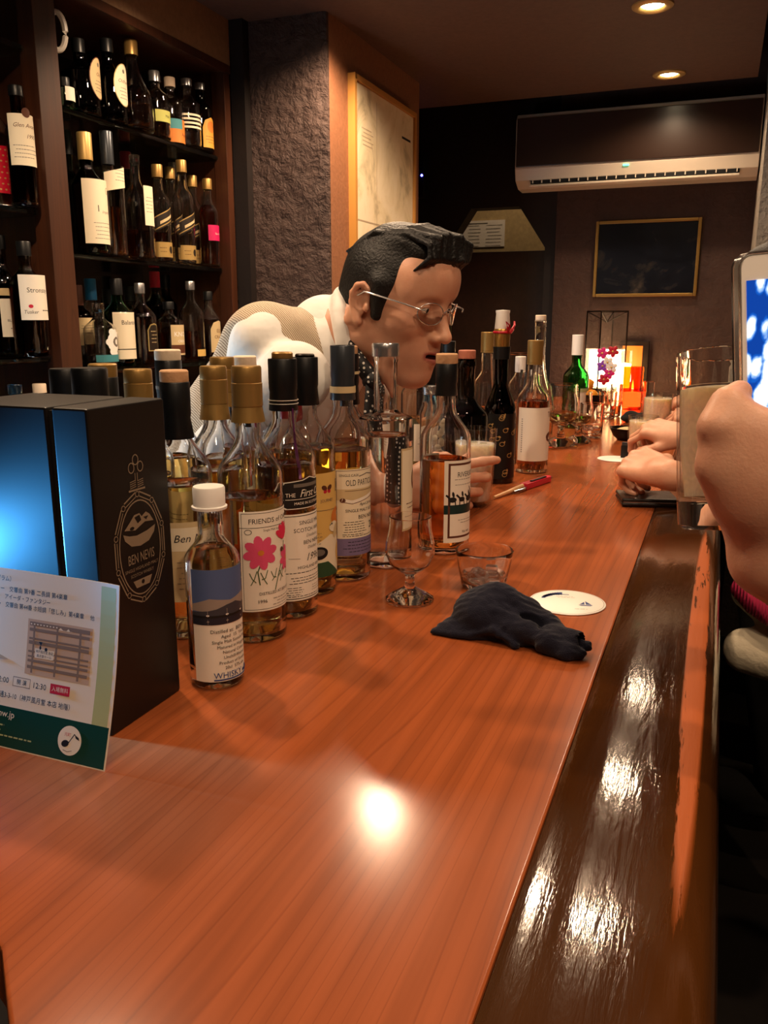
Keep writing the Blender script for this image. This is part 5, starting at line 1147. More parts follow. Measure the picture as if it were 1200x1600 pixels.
shelf('dark bottle with a white label numbered 27 in the left bay', 8, -1.545, ZB, 368, .036, 'glass_brown', GL, liq=(.5, 'whisky_dark'), cap=('foil_black', .03), lab=(l27, .17), shape=(.60, .78))
def lst(c): patch(c, .085, .098, 'paper'); c.text('Stronsay', .0, .060, .015, 'ink', maxw=.075); c.text('Tusker', -.02, .014, .011, 'ink', shear=.2, maxw=.04); c.ell(-.02, .030, .005, .004, 'red'); c.fine(.006, .036, .020, 1, .01, 'ink', .002)
shelf('dark bottle with a large white label and a small red crest in the left bay', 46, -1.465, ZB, 378, .039, 'glass_brown', GL, liq=(.5, 'whisky_dark'), cap=('foil_black', .03), lab=(lst, .33), shape=(.62, .80), ang=-10)
shelf('pale blue-topped bottle standing on the cupboard top, above the black box', 35, -1.475, ZC, 588, .030, 'glass_blue', GL, cap=('glass_blue', .02)); shelf('cream-capped bottle on the cupboard top beside the stile', 72, -1.470, ZC, 600, .029, 'glass_brown', GL, cap=('pale_cork', .02)); shelf('bottle with a pale label at the far left edge, on the cupboard top', -14, -1.50, ZC, 560, .034, 'glass', GL, cap=('pale_cork', .02), lab=(lab(.06, .06, 'paper'), .55))
# ------------------------------------------------------------------ people
def skin(name, a, b):
    m = mat(name, a, .46, sss=.12); n = noise(m, 30, 4); r = ramp(m, n.outputs['Fac'], [(.35, b), (.65, a)]); a1 = nd(m, 'ShaderNodeAttribute'); a1.attribute_name = 'lip_mask'; a2 = nd(m, 'ShaderNodeAttribute'); a2.attribute_name = 'mouth_mask'
    lk(m, colmix(m, a2.outputs['Fac'], colmix(m, a1.outputs['Fac'], r.outputs[0], 'a65c50'), '2a0c0a'), bsdf(m).inputs['Base Color'])
    n2 = noise(m, 420, 2); bp = nd(m, 'ShaderNodeBump'); bp.inputs['Strength'].default_value = .12; bp.inputs['Distance'].default_value = .002; lk(m, n2.outputs['Fac'], bp.inputs['Height']); lk(m, bp.outputs[0], bsdf(m).inputs['Normal'])
skin('skin', 'd9a487', 'cd9478'); mat('lip', 'a4594e', .38, sss=.1); mat('mouth_dark', '2a0c0a', .6); mat('nail', 'd9a79a', .25)
m = mat('hair', '0c0a0a', .55, spec=.45); n = noise(m, 260, 3, (1, 1, 1)); bp = nd(m, 'ShaderNodeBump'); bp.inputs['Strength'].default_value = .5; bp.inputs['Distance'].default_value = .004; lk(m, n.outputs['Fac'], bp.inputs['Height']); lk(m, bp.outputs[0], bsdf(m).inputs['Normal'])
mat('eye_white', 'd8d0c8', .15); mat('iris', '1c0f0a', .1)
mat('shirt_white', 'eae8e4', .8, bump=(16, .7, 3)); mat('cloth_black', '131110', .9, bump=(30, .3)); mat('cloth_olive', '4a4432', .9, bump=(60, .3)); mat('cloth_cream', 'd9cdb4', .9, bump=(40, .4))
m = mat('vest_weave', 'b8a58c', .9); tc = nd(m, 'ShaderNodeTexCoord'); wv = nd(m, 'ShaderNodeTexWave'); wv.bands_direction = 'DIAGONAL'; wv.inputs['Scale'].default_value = 120; wv.inputs['Distortion'].default_value = 2; lk(m, tc.outputs['Object'], wv.inputs[0])
r = ramp(m, wv.outputs['Fac'], [(.35, '8f7d68'), (.6, 'd3c4ae')]); lk(m, r.outputs[0], bsdf(m).inputs['Base Color'])
m = mat('polka_tie', '0e0f14', .6); tc = nd(m, 'ShaderNodeTexCoord'); vo = nd(m, 'ShaderNodeTexVoronoi'); vo.inputs['Scale'].default_value = 135; vo.inputs['Randomness'].default_value = .25; lk(m, tc.outputs['Object'], vo.inputs[0])
r = ramp(m, vo.outputs['Distance'], [(.0, 'd8d4cc'), (.24, 'd8d4cc'), (.30, '0e0f14')]); lk(m, r.outputs[0], bsdf(m).inputs['Base Color'])
m = mat('rib_magenta', 'b01848', .8); tc = nd(m, 'ShaderNodeTexCoord'); wv = nd(m, 'ShaderNodeTexWave'); wv.inputs['Scale'].default_value = 70; lk(m, tc.outputs['Object'], wv.inputs[0]); bp = nd(m, 'ShaderNodeBump'); bp.inputs['Strength'].default_value = .8; bp.inputs['Distance'].default_value = .003; lk(m, wv.outputs['Fac'], bp.inputs['Height']); lk(m, bp.outputs[0], bsdf(m).inputs['Normal'])

def head(F, h):
    e, c = F.ell, F.cone
    e((-.004, 0, .036), (.088, .073, .076), .01, h); e((.038, 0, -.015), (.052, .060, .082), .03, h)
    for s in (-1, 1):
        c((-.004, s*.050, -.048), (.062, s*.016, -.098), .017, .017, .035, h); e((.052, s*.044, -.014), (.026, .019, .020), .022, h)
        c((.074, s*.012, .034), (.062, s*.046, .032), .010, .009, .018, h)
    e((.070, 0, -.096), (.020, .022, .015), .018, h); e((.070, 0, -.058), (.026, .034, .030), .02, h); e((.060, 0, .058), (.036, .056, .040), .03, h)
    for s in (-1, 1): e((.093, s*.031, .012), (.018, .019, .013), .014, h, op='-')
    c((.084, 0, .020), (.106, 0, -.021), .0075, .0095, .012, h); e((.108, 0, -.026), (.011, .011, .009), .006, h)
    for s in (-1, 1): e((.096, s*.0125, -.029), (.0105, .0075, .008), .005, h); e((.105, s*.006, -.0355), (.005, .0034, .003), .002, h, op='-')
    for s in (-1, 1):
        e((.0735, s*.031, .012), (.0136, .0145, .0132), .003, h)
        e((.088, s*.031, .0105), (.011, .0125, .0036), .0015, h, op='-')
    for s in (-1, 1):
        c((.0965, 0, -.0525), (.083, s*.023, -.0575), .0058, .0032, .004, h); c((.0935, 0, -.0665), (.0825, s*.021, -.0590), .0066, .0034, .004, h)
    e((.092, 0, -.0595), (.016, .0185, .0036), .002, h, op='-')
    for s in (-1, 1):
        R_ = [[.94, 0, .34], [0, 1, 0], [-.34, 0, .94]]
        e((-.010, s*.0755, -.002), (.0150, .0065, .030), .005, h, R_); e((-.006, s*.083, -.004), (.0085, .0065, .0165), .004, h, R_, '-')
        rim = [(.006, .074, .012), (.004, .080, .022), (-.005, .083, .028), (-.015, .084, .024), (-.022, .084, .011), (-.022, .082, -.003), (-.015, .079, -.017), (-.006, .077, -.029)]
        F.chain([(x, s*y, z) for x, y, z in rim], [.0030, .0040, .0044, .0046, .0044, .0040, .0046, .0064], .003, h)
        F.chain([(-.016, s*.079, .012), (-.014, s*.079, -.004), (-.006, s*.078, -.012)], [.003, .0035, .003], .003, h)
        e((.006, s*.077, -.006), (.0045, .005, .007), .003, h)
def sst(x, a, b): t = np.clip((x-a)/(b-a), 0, 1); return t*t*(3-2*t)
def lips(V, h):
    L = (V-h.o)@h.R; w = np.abs(L[:, 1])/.024; top = -.0485-.0055*w; bot = -.0722+.010*w
    return sst(L[:, 0], .074, .082)*sst(-w, -1.05, -.85)*sst(-L[:, 2], -top-.0016, -top+.0016)*sst(L[:, 2], bot-.0016, bot+.0016)
def mouth(V, h):
    L = (V-h.o)@h.R; w = np.abs(L[:, 1])/.024
    return sst(L[:, 0], .070, .074)*sst(-L[:, 0], -.0925, -.0895)*sst(-w, -.85, -.65)*sst(-np.abs(L[:, 2]+.0597), -.0034, -.0016)
FING = [((.088, .030, 0), (.043, .026, .020), .0088), ((.094, .008, .002), (.047, .030, .021), .0090), ((.088, -.014, .000), (.043, .028, .020), .0084), ((.078, -.034, -.004), (.034, .021, .018), .0074)]
def hand(F, h, s=1, curl=((35, 40, 20),)*4, spread=(6, 1, -4, -9), thumb=None, k=1.0):
    pt = lambda p: (p[0]*k, s*p[1]*k, p[2]*k)
    F.ell(pt((.046, 0, -.006)), (.046*k, .037*k, .014*k), .012, h); F.ell(pt((.034, .026, -.012)), (.032*k, .016*k, .016*k), .012, h)
    for (m, L, r), cu, sp_ in zip(FING, curl, spread):
        F.cone(pt((.004, m[1]*.55, 0)), pt(m), .0165*k, .0112*k, .012, h); F.ell(pt((m[0], m[1], m[2]+.002)), (.0125*k, .0105*k, .0105*k), .006, h)
        a = 0; p = np.array(m, float); sr = math.radians(sp_); rr = r
        for L_, c_ in zip(L, cu):
            a += math.radians(c_); d = np.array((math.cos(a)*math.cos(sr), math.cos(a)*math.sin(sr), -math.sin(a))); q = p+d*L_
            F.cone(pt(p), pt(q), rr*k, rr*.90*k, .0035, h); rr *= .92; p = q
    t = thumb or [(.018, .024, -.010), (.050, .050, -.018), (.076, .058, -.022), (.098, .054, -.026)]
    for i in range(3): F.cone(pt(t[i]), pt(t[i+1]), (.0150, .0120, .0104)[i]*k, (.0120, .0104, .0088)[i]*k, .007 if i == 0 else .004, h)

def figure(name, label, hip, c7, hd, arms, legs, cloth, res=.004, sleeve=.9, face=True, pants='cloth_black'):
    hip, c7 = np.array(hip, float), np.array(c7, float); up = (c7-hip)/np.linalg.norm(c7-hip); L = np.linalg.norm(c7-hip)
    hx = hd.R[:, 0]; T_ = Fr(hip, hx-up*(hx@up), up)
    pts = [hip, c7, hd.o]+[np.array(p) for a in arms for p in a['pts']]
    lo = np.min(pts, 0)-.20; hi = np.max(pts, 0)+.20; lo[2] = max(lo[2], hip[2]-.13)
    k = L/.5; root = thing(name, label, 'person', tuple(np.round(hip, 3)))
    def torso(F, g=0.0):
        e = F.ell
        e((0, 0, .05*k), (.095+g, .150+g, .11+g), .02, T_); e((0, 0, .20*k), (.088+g, .130+g, .15+g), .05, T_); e((.0, 0, .35*k), (.098+g, .150+g, .15+g), .05, T_)
        F.cone((-.01, -.13, .435*k), (-.01, .13, .435*k), .052+g, .052+g, .05, T_)
    B = Field(lo, hi, res); torso(B, -.012); head(B, hd)
    B.cone(hd.pt(-.028, 0, -.045), c7+up*.0, .050, .054, .03); B.cone(c7, T_.pt(0, 0, .40*k), .055, .07, .05)
    for a in arms:
        B.chain(a['pts'], [.045, .036, .0255], .012); hand(B, a['hand'], a['s'], a['curl'], a.get('spread', (6, 1, -4, -9)), a.get('thumb'), a.get('k', 1.0))
        B.cone(a['pts'][2], a['hand'].pt(.01, 0, 0), .0255, .022, .012)
    body = B.build('body', 'skin', root, attrs={'lip_mask': lambda V: lips(V, hd), 'mouth_mask': lambda V: mouth(V, hd)})
    C = Field(lo, hi, max(res, .004)); torso(C)
    for a in arms:
        p = [np.array(x) for x in a['pts']]; f = a.get('sleeve', sleeve); e_ = p[1]+(p[2]-p[1])*f
        C.chain([p[0], p[1], e_] if f > 0 else [p[0], p[0]+(p[1]-p[0])*(1+f)], [.055, .047, .039], .02)
    C.cone(c7+up*.004, T_.pt(0, 0, .40*k), .063, .080, .04)
    sh = C.build('shirt', cloth, root)
    if legs:
        G = Field(np.min([hip]+[np.array(p) for l in legs for p in l], 0)-.16, np.max([hip]+[np.array(p) for l in legs for p in l], 0)+.16, .007)
        G.ell((0, 0, .0), (.105, .160, .13), .03, T_)
        for l in legs: G.chain([T_.pt(0, .09 if T_.R[:, 1]@(np.array(l[0])-hip) > 0 else -.09, 0)]+l, [.085, .066, .05][:len(l)+1], .02)
        G.build('trousers', pants, root)
        b = MB()
        for l in legs:
            f = hx*1.0; f[2] = 0; f /= np.linalg.norm(f); q = np.array(l[-1])
            xf = Matrix(((f[0], -f[1], 0, q[0]), (f[1], f[0], 0, q[1]), (0, 0, 1, q[2]-.045), (0, 0, 0, 1)))
            s_ = MB().ball((.06, 0, -.005), (.14, .048, .045), 'cloth_black', xf, 20, 10); s_.build('shoe', root, loc=-root.location)
    return root, T_
def hairpiece(root, hd, back=-.055, strands=0, res=.003):
    F = Field(hd.o-.16, hd.o+.19, res)
    F.ell((-.005, 0, .039), (.0915, .0765, .0805), 0, hd); F.ell((-.048, 0, -.012), (.046, .058, .050), .03, hd)
    F.ell((.096, 0, -.035), (.072, .20, .108), .014, hd, op='-')
    F.ell((.034, 0, -.112), (.104, .20, .088), .006, hd, op='-')
    for s in (-1, 1): F.ell((-.008, s*.085, -.010), (.026, .030, .036), .006, hd, op='-'); F.cone((.016, s*.066, .034), (.018, s*.0655, -.012), .017, .010, .012, hd)
    F.ell((.018, 0, .100), (.060, .056, .024), .02, hd); F.ell((.060, 0, .092), (.030, .048, .026), .018, hd)
    if strands:
        r = random.Random(8)
        for i in range(strands):
            y = -.058+.116*i/(strands-1); j = lambda a: (r.random()-.5)*a; w = 1-(y/.075)**2
            F.chain([(.078-.25*abs(y), y*1.0, .066+j(.006)), (.094-.2*abs(y)+j(.008), y*.98, .090+j(.006)), (.078+j(.01), y*.94+j(.005), .100+.022*w+j(.008)), (.036, y*.92+j(.005), .104+.023*w+j(.005)), (-.024, y*.92, .094+.022*w+j(.003)), (-.078, y*.8, .056+.016*w)], [.0022, .0036, .0040, .0036, .0030, .002], .0022, hd)
        for s in (-1, 1): F.chain([(.0875, s*.014, .0325), (.0865, s*.026, .0375), (.0765, s*.042, .0365), (.0655, s*.050, .031)], [.0026, .0034, .0030, .0014], .002, hd)
    return F.build('hair', 'hair', root)
def eyes(root, hd):
    for s in (-1, 1):
        b = MB(); b.ball(tuple(hd.pt(.0735, s*.031, .012)), .0122, 'eye_white', None, 20, 14)
        b.ball(tuple(hd.pt(.0808, s*.0305, .0112)), .0056, 'iris', None, 14, 10); b.build('eye', root, loc=-root.location)

# ---- bartender, leaning over the bar towards the guests
ph = math.radians(15); ya = math.radians(-15)
HO = at(578, 478, Y=1.225); HD = Fr((HO.x+.012, 1.297, HO.z+.004), (math.cos(ph)*math.cos(ya), math.cos(ph)*math.sin(ya), -math.sin(ph)))
C7 = HD.o+np.array((-.088, 0, -.050))
lat = np.array((ca, sa, 0)); tow = np.array((sa, -ca, 0))
WR = np.array(at(636, 766, T=1.50)); hb = Fr(WR, lat+np.array((0, .0, .12)), tow+np.array((0, 0, .25)))
hl = Fr((-.850, 1.43, 1.00), (.2, -.6, -.8), (.9, .2, .2))
hipB = C7+np.array((-.385, -.01, -.345))
upB = (C7-hipB)/np.linalg.norm(C7-hipB)
shR, shL = C7+np.array((-.01, -.160, -.060)), C7+np.array((-.01, .160, -.060))
arms = [dict(pts=[shR, (-.800, 1.155, 1.085), WR-hb.R[:, 0]*.02], hand=hb, s=1, curl=((18, 28, 16), (38, 40, 22), (46, 46, 26), (52, 48, 26)), spread=(4, 0, -2, -5), thumb=[(.018, .024, -.010), (.046, .044, -.026), (.070, .044, -.042), (.090, .036, -.052)], sleeve=.86, k=1.10),
        dict(pts=[shL, (-.870, 1.50, 1.09), (-.852, 1.44, 1.015)], hand=hl, s=-1, curl=((20, 25, 15),)*4, sleeve=.85)]
bt_, TB = figure('person', 'bartender with slicked black hair, glasses, white shirt and polka-dot tie leaning over the bar', hipB, C7, HD, arms,
             [[(hipB[0]+.05, hipB[1]-.10, .50), (hipB[0]-.02, hipB[1]-.10, .09)], [(hipB[0]+.05, hipB[1]+.10, .50), (hipB[0]-.02, hipB[1]+.10, .09)]], 'shirt_white', res=.0032)
hairpiece(bt_, HD, strands=26, res=.0024); eyes(bt_, HD)
# waistcoat over the shoulders and back, collar, tie
V = Field(C7-.45, C7+.22, .004); g = .010
for cpt, rd, k_ in (((0, 0, .05), (.105, .160, .12), .02), ((0, 0, .20), (.099, .141, .16), .05), ((.0, 0, .35), (.108, .158, .158), .05)): V.ell(cpt, rd, k_, TB)
V.cone((-.014, -.115, .440), (-.014, .115, .440), .068, .068, .05, TB)
for s in (-1, 1): V.ell((.03, s*.205, .35), (.15, .058, .13), .01, TB, op='-')
V.ell((.12, 0, .46), (.11, .045, .20), .01, TB, op='-'); V.cone(C7-upB*.02, TB.pt(0, 0, .40), .068, .088, .03); V.cone(C7+upB*.0, HD.pt(-.03, 0, -.05), .063, .066, .004, op='-')
V.build('waistcoat', 'vest_weave', bt_)
nk = HD.pt(-.030, 0, -.060); na = (nk-C7)/np.linalg.norm(nk-C7); cc = C7*.38+nk*.62
fr = Fr(cc, np.cross((0, 1, 0), na), na); K = Field(cc-.17, cc+.15, .0028)
ring = [fr.pt(.060*math.cos(t), .060*math.sin(t), -.004+.010*math.cos(t)) for t in [2*PI*i/60 for i in range(61)]]
K.chain(ring, [.0050]*61, .004); K.chain([p-na*.016+(p-cc)*.12 for p in ring], [.0060]*61, .014)
K.cone(C7-na*.030, cc-na*.010, .0655, .0600, .01).cone(cc-na*.004, cc+na*.05, .0545, .0545, .002, op='-')
K.build('collar', 'shirt_white', bt_)
ck0 = fr.pt(.070, 0, -.012); fx = fr.R[:, 0]
tb = MB(); r0 = [p-na*.013+(p-cc)*.02 for p in ring]
tb.tube([tuple(p) for p in r0[:-1]], .0085, 'polka_tie', 8, closed=True)
kn = cc+np.array((.042, -.054, -.068))
tb.ball(tuple(kn), (.017, .020, .018), 'polka_tie', None, 16, 10)
tb.tube([tuple(cc+np.array((.004, -.066, -.010))), tuple(cc+np.array((.024, -.066, -.040))), tuple(kn)], [.010, .013, .015], 'polka_tie', 10)
tb.tube([tuple(kn), tuple(kn+np.array((.006, -.018, -.05))), (kn[0]+.010, kn[1]-.022, kn[2]-.12), (kn[0]+.008, kn[1]-.022, kn[2]-.20)], [.015, .019, .026, .032], 'polka_tie', 12, flat=.28, up=(1, -.4, 0))
tb.build('tie', bt_, loc=-bt_.location)
# eyeglasses
eg = MB(); FRM = 'dark_metal'
gl = thing('eyeglasses', None, None, tuple(HD.o)); gl.parent = bt_; gl.location = Vector(HD.o)-bt_.location
for s in (-1, 1):
    ring = [HD.pt(.102-.16*abs(y-.0)*0-.010*((y)/.03)**2*.6, s*y, z) for y, z in [(.032+.0215*math.cos(t), .008+.0165*math.sin(t)-.002*math.sin(2*t)*0) for t in [2*PI*i/28 for i in range(28)]]]
    MB().tube([tuple(p-HD.o) for p in ring], .0009, 'silver', 6, closed=True).build('rim', gl)
    v = [tuple(p-HD.o) for p in ring]; c0 = tuple(sum(np.array(q) for q in v)/28+HD.R[:, 0]*.0012); o2 = [tuple(np.array(q)+HD.R[:, 0]*.0008) for q in v]; c2 = tuple(np.array(c0)+HD.R[:, 0]*.0010)
    MB().add(v+[c0]+o2+[c2], [(i, (i+1) % 28, 28) for i in range(28)]+[(29+(i+1) % 28, 29+i, 57) for i in range(28)]+[(i, 29+i, 29+(i+1) % 28, (i+1) % 28) for i in range(28)], 'lens').build('lens', gl)
    MB().tube([tuple(HD.pt(*p)-HD.o) for p in [(.096, s*.053, .012), (.090, s*.064, .015), (.070, s*.072, .017), (.020, s*.0815, .018), (.000, s*.083, .018), (-.018, s*.080, .006)]], [.0012, .0013, .0011, .0013, .0015, .0015], 'silver', 6).build('temple_arm', gl)
MB().tube([tuple(HD.pt(.103, y, .012+.004*(1-(y/.011)**2))-HD.o) for y in (-.0115, -.006, 0, .006, .0115)], .0010, 'silver', 6).build('bridge', gl)

# ---- guest resting both hands on the bar, head just behind the phone
gh = math.radians(18); HA = Fr((.150, 2.070, 1.405), (-.93*math.cos(gh), .25, -math.sin(gh)))
hA1 = Fr((-.078, 1.600, 1.074), (-.62, .70, .10), (-.25, -.35, .85)); hA2 = Fr((-.058, 2.120, 1.078), (-.93, .24, .12), (.1, -.45, .9))
C7A = np.array((.245, 2.02, 1.36)); hipA = np.array((.50, 1.98, .86))
armsA = [dict(pts=[(.250, 1.86, 1.27), (.230, 1.575, 1.045), (-.066, 1.588, 1.072)], hand=hA1, s=-1, curl=((52, 62, 38), (58, 68, 40), (62, 70, 40), (64, 70, 40)), thumb=[(.018, .024, -.010), (.048, .044, -.012), (.074, .040, -.016), (.092, .026, -.022)], sleeve=-.05),
         dict(pts=[(.240, 2.20, 1.27), (.250, 2.10, 1.045), (-.044, 2.114, 1.076)], hand=hA2, s=1, curl=((40, 50, 30), (46, 55, 30), (50, 58, 30), (52, 58, 30)), thumb=[(.018, .024, -.010), (.048, .046, -.020), (.074, .050, -.030), (.094, .044, -.040)], sleeve=.2)]
ga, _ = figure('person', 'guest with bare forearms resting a fist over the black wallet, head partly behind the phone', hipA, C7A, HA, armsA, [[(.14, 1.86, .80), (.20, 1.86, .36)], [(.14, 2.10, .80), (.20, 2.10, .36)]], 'cloth_black', res=.0036)
hairpiece(ga, HA, res=.004); eyes(ga, HA)
# ---- guest further along, only hand and olive sleeve seen
HB_ = Fr((.36, 2.66, 1.50), (-.95, .2, -.15)); hB1 = Fr((-.005, 2.485, 1.082), (-.93, .30, .05), (.1, -.3, .9)); hB2 = Fr((-.02, 2.86, 1.088), (-.95, .2, .05), (.1, -.3, .9))
C7B = np.array((.46, 2.64, 1.42)); hipB2 = np.array((.52, 2.62, .86))
armsB = [dict(pts=[(.42, 2.48, 1.34), (.25, 2.46, 1.06), (.010, 2.480, 1.080)], hand=hB1, s=-1, curl=((40, 45, 30),)*4, sleeve=.3), dict(pts=[(.42, 2.80, 1.34), (.28, 2.88, 1.07), (0, 2.865, 1.086)], hand=hB2, s=1, curl=((40, 45, 30),)*4, sleeve=.93)]
gb, _ = figure('person', 'guest farther along the bar in an olive top, hand beside the taller highball', hipB2, C7B, HB_, armsB, [[(.16, 2.52, .80), (.20, 2.52, .36)], [(.16, 2.74, .80), (.20, 2.74, .36)]], 'cloth_olive', res=.0045)
hairpiece(gb, HB_, res=.004); eyes(gb, HB_)
# bar stools under the guests
def stool(x, y, label, h=.70):
    t = thing('bar_stool', label, 'bar stool', (x, y, 0), 0, 'bar stools of the guests')
    MB().lathe([(0, h-.05), (.165, h-.05), (.175, h-.03), (.170, h-.008), (.15, h), (0, h)], 'leather', 36).build('seat', t)
    MB().lathe([(0, .01), (.022, .01), (.022, h-.05), (0, h-.05)], 'dark_metal', 20).build('pole', t); MB().lathe([(0, 0), (.19, 0), (.19, .012), (.03, .03), (0, .03)], 'dark_metal', 36).build('base', t)
stool(.52, 1.98, 'dark bar stool under the guest with bare forearms'); stool(.54, 2.62, 'dark bar stool under the guest in the olive top')

# ---- cream jacket with a magenta cuff, hung over the knees below the rail
J = np.array((.110, 1.395, .885)); F = Field(J-.2, J+.26, .0035)
F.chain([J+(-.03, .02, .035), J+(.04, .0, .0), J+(.12, -.03, .02), J+(.2, 0, .03)], [.030, .045, .05, .05], .02); F.chain([J+(-.03, -.02, -.05), J+(.05, -.03, -.055), J+(.16, -.03, -.04)], [.036, .042, .05], .02); F.chain([J+(.0, .07, .06), J+(.06, .06, .075), J+(.1, .03, .05)], [.018, .022, .025], .01); F.chain([J+(.02, -.06, -.01), J+(.1, -.07, .0)], [.012, .02], .01)
jk = thing('jacket', 'cream jacket with a magenta ribbed cuff bundled on a lap below the rail', 'jacket', tuple(J))
F.build('cloth', 'cloth_cream', jk)
MB().tube([tuple(p) for p in [(-.045, .000, .052), (-.02, -.030, .040), (.010, -.052, .026), (.03, -.066, .014)]], [.022, .027, .026, .018], 'rib_magenta', 14).build('cuff', jk)

# ---- guest at the right edge holding up a phone and a glass
P0 = at(1156, 548, T=.630)                         # phone: middle of its left side
px_ = np.array((.93, .365, -.02)); px_ = np.array((.90, .43, -.08)); pn = np.array((.40, -.90, .14)); PF = Fr(P0, px_, np.cross(px_, -pn)); 
PF = Fr(P0, (.88, .46, .09), (-.10, .0, 1))
PWd, PHt, PT = .0672, .1385, .0082
pt = thing('smartphone', 'white smartphone in a clear case held up at the right edge, its screen lit blue', 'phone', tuple(P0))
MX = Matrix([list(PF.R[0])+[0], list(PF.R[1])+[0], list(PF.R[2])+[0], [0, 0, 0, 1]])   # local: x right, y away from the viewer, z up
mat('phone_white', 'f8f4ee', .3); mat('phone_edge', 'a8a49e', .3, .6); glass('clear_case', (.95, .95, .95), .15, 1.4)
def rrect(w, h, r, n=6): return [(sx*(w/2-r)+r*math.cos(a), sz*(h/2-r)+r*math.sin(a)) for sx, sz, a0 in ((1, 1, 0), (-1, 1, 90), (-1, -1, 180), (1, -1, 270)) for a in [math.radians(a0+90*i/n) for i in range(n+1)]]
XZ = Matrix(((1, 0, 0, PWd/2+.001), (0, 0, 1, 0), (0, 1, 0, 0), (0, 0, 0, 1)))
MB().prism(rrect(PWd, PHt, .010), 0, PT-.0012, 'phone_edge', MX @ Matrix.Translation((0, .0006, 0)) @ XZ, bev=.0008).build('body', pt)
MB().prism(rrect(PWd-.002, PHt-.002, .009), 0, .0010, 'phone_white', MX @ Matrix.Translation((0, -.0003, 0)) @ XZ).build('front_glass', pt)
b = MB(); rp = rrect(PWd+.004, PHt+.004, .012); ri = rrect(PWd+.0005, PHt+.0005, .0103); n = len(rp); v = []; f = []
for (x, z), (xi, zi) in zip(rp, ri): v += [(x, -.0008, z), (x, PT+.001, z), (xi, PT+.0, zi), (xi, -.0008, zi)]
for i in range(n):
    j = (i+1) % n
    for q in range(4): f.append((4*i+q, 4*i+(q+1) % 4, 4*j+(q+1) % 4, 4*j+q))
b.add(v, f, 'clear_case', MX @ Matrix.Translation((PWd/2+.001, 0, 0))).build('clear_case', pt)
ms = mat('phone_screen', '000000', .15); tc = nd(ms, 'ShaderNodeTexCoord'); vo = nd(ms, 'ShaderNodeTexVoronoi'); vo.inputs['Scale'].default_value = 100; mp = nd(ms, 'ShaderNodeMapping'); mp.inputs['Scale'].default_value = (1, 1, .55)
lk(ms, tc.outputs['Object'], mp.inputs[0]); lk(ms, mp.outputs[0], vo.inputs[0]); n = noise(ms, 60, 3); sx = nd(ms, 'ShaderNodeSeparateXYZ'); lk(ms, tc.outputs['Object'], sx.inputs[0])
mr = nd(ms, 'ShaderNodeMapRange'); mr.inputs[1].default_value = .035; mr.inputs[2].default_value = -.035; mr.inputs[3].default_value = -.02; mr.inputs[4].default_value = .36; lk(ms, sx.outputs['Z'], mr.inputs[0])
s1 = nd(ms, 'ShaderNodeMath'); s1.operation = 'SUBTRACT'; lk(ms, mr.outputs[0], s1.inputs[0]); lk(ms, vo.outputs['Distance'], s1.inputs[1]); s2 = nd(ms, 'ShaderNodeMath'); s2.operation = 'ADD'; lk(ms, s1.outputs[0], s2.inputs[0]); lk(ms, n.outputs['Fac'], s2.inputs[1])
r = ramp(ms, s2.outputs[0], [(.0, '0d3f9c'), (.10, '1560c8'), (.20, '9cc8ff'), (.27, 'ffffff')]); lk(ms, r.outputs[0], bsdf(ms).inputs['Emission Color']); bsdf(ms).inputs['Emission Strength'].default_value = 1.15
MB().box((PWd/2+.001, -.0006, -.001), (.0580, .0006, .1030), 'phone_screen', MX).build('screen', pt)
MB().box((PWd/2+.001, -.0006, .0610), (.010, .0006, .0018), 'black', MX, bev=.0002).ball((PWd/2-.008, -.0006, .0612), (.0016, .0004, .0016), 'black', MX, 10, 8).build('earpiece', pt)
MB().lathe([(0, 0), (.0050, 0), (.0054, .0003), (0, .0003)], 'phone_edge', 24, MX @ Matrix.Translation((PWd/2+.001, -.0007, -.0610)) @ Matrix.Rotation(PI/2, 4, 'X')).build('home_button', pt)

# the highball in the other hand, leaning a touch
GC = at(1119, 828, T=.775); GT = at(1124, 552, T=.775)
gz = np.array(GT)-np.array(GC); GH = float(np.linalg.norm(gz)); GZ = gz/GH
hg = thing('highball_glass', 'big iced highball with a faceted rim, held up beside the phone', 'glass', GC)
ro = lambda z: .0345+.003*z/GH
fw = lambda a, z: 1+.022*math.cos(14*a)*(z > GH*.90)
MB().lathe([(ro(.026), .026), (ro(.08), .08), (ro(GH*.80), GH*.80), (ro(GH*.80)-.0025, GH*.80), (ro(.08)-.0025, .08), (ro(.03)-.003, .030), (0, .0265)], 'thin_glass', 56).build('glass_body', hg)
MB().lathe([(0, .001), (.028, 0), (.0335, .004), (ro(.0255), .0255), (.030, .0258), (0, .0258)], 'glass', 56).build('thick_base', hg)
MB().lathe([(ro(GH*.8), GH*.8005), (ro(GH*.9), GH*.9), (ro(GH), GH-.001), (ro(GH)-.0014, GH), (ro(GH)-.0028, GH-.001), (ro(GH*.9)-.0028, GH*.9), (ro(GH*.8)-.0028, GH*.8005), (ro(GH*.8), GH*.8005)], 'glass', 84, wob=fw).build('rim', hg)
MB().lathe([(0, .0270), (.0285, .0305), (ro(.08)-.0032, .08), (ro(GH*.79)-.0032, GH*.79), (0, GH*.795)], 'iced_drink', 48, wob=lambda a, z: 1+.006*math.sin(5*a+z*190)*math.sin(3*a-z*120)).build('drink', hg)
hg.rotation_euler = Vector(GZ).to_track_quat('Z', 'Y').to_euler()
r = random.Random(6)
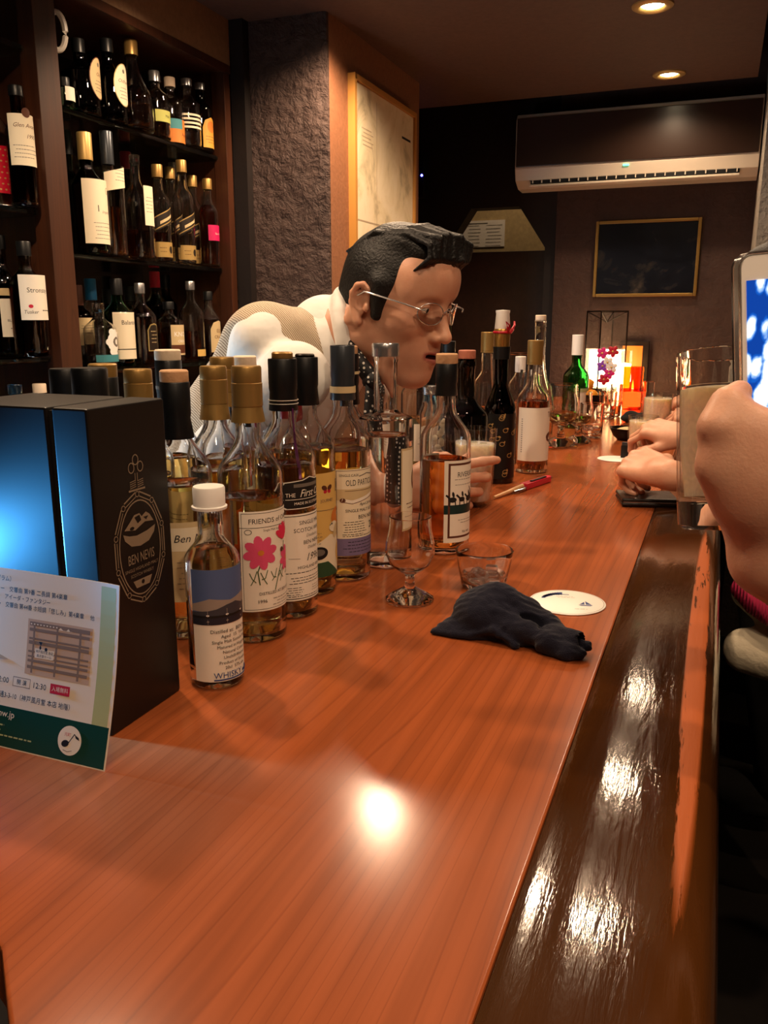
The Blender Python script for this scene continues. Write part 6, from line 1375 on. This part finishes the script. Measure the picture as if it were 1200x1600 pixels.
for i in range(5):
    s = .020; a = 2.0*i; z = GH*.80-.010-.006*(i % 2)
    MB().box((0, 0, 0), (s, s*.8, s*.9), 'thin_ice', Matrix.Translation((.017*math.cos(a), .017*math.sin(a), z)) @ Matrix.Rotation(i*1.3, 4, 'Z') @ Matrix.Rotation(.4*i, 4, 'X'), bev=.003).build('ice_cube', hg)

# ---- the guest who holds them
WL = np.array(at(1192, 850, T=.640)); latv = np.array((ca, sa, 0)); fwdv = np.array((-sa, ca, 0)); upv = np.array((0, 0, 1.))
hP = Fr(WL, latv*.62+upv*.78+fwdv*.25, fwdv-upv*.3)
def loc_(F_, p, s): q = F_.R.T@(np.array(p)-F_.o); return (q[0], s*q[1], q[2])
thp = [loc_(hP, at(1150, 735, T=.612), -1), loc_(hP, at(1118, 668, T=.600), -1), loc_(hP, at(1136, 628, T=.604), -1), loc_(hP, at(1156, 612, T=.612), -1)]
Gm = (np.array(GC)+np.array(GT))/2
WG = Gm+np.array((.138, .036, -.010)); hG = Fr(WG, (-.96, .16, .05), (.16, .96, .1))
C7P = np.array((.56, .60, 1.32)); hipP = np.array((.66, .52, .84)); HP_ = Fr((.54, .66, 1.47), (-.74, .65, -.12))
armsP = [dict(pts=[(.44, .47, 1.23), (.36, .66, 1.02), tuple(WL-hP.R[:, 0]*.015+latv*.012)], hand=hP, s=-1, curl=((28, 55, 40),)*4, thumb=thp, sleeve=.12, k=1.0),
         dict(pts=[(.66, .74, 1.23), (.50, .90, 1.04), tuple(WG+np.array((.02, 0, -.01)))], hand=hG, s=1, curl=((26, 48, 36), (28, 52, 36), (30, 52, 36), (34, 52, 36)), thumb=[(.018, .024, .004), (.044, .030, -.020), (.060, .030, -.046), (.066, .026, -.066)], sleeve=.12)]
_hand = hand
def hand(F, h, s=1, *a):
    _hand(F, h, s, *a)
    if h is hP:
        w = lambda x, y, T: tuple(np.array(at(x, y, T=T)))
        F.ell(w(1114, 728, .606), (.0125, .0125, .014), .012).ell(w(1142, 668, .606), (.018, .014, .020), .012).ell(w(1182, 716, .602), (.033, .017, .036), .014).ell(w(1178, 765, .612), (.030, .022, .030), .02)
        F.chain([w(1092, 702, .592), w(1130, 694, .583), w(1168, 655, .580)], [.0025, .003, .002], .006, op='-').chain([w(1098, 764, .592), w(1135, 748, .585)], [.002, .0015], .006, op='-')
        F.cone(w(1186, 780, .622), w(1262, 905, .640), .026, .030, .02)
gp, _ = figure('person', 'guest at the right edge in dark clothes, holding up a phone and a highball glass', hipP, C7P, HP_, armsP, [[(.24, .84, .74), (.27, .90, .34)], [(.36, 1.02, .74), (.36, 1.06, .34)]], 'cloth_black', res=.0036)
hairpiece(gp, HP_, res=.005); eyes(gp, HP_)
stool(.66, .50, 'dark bar stool under the guest holding the phone')
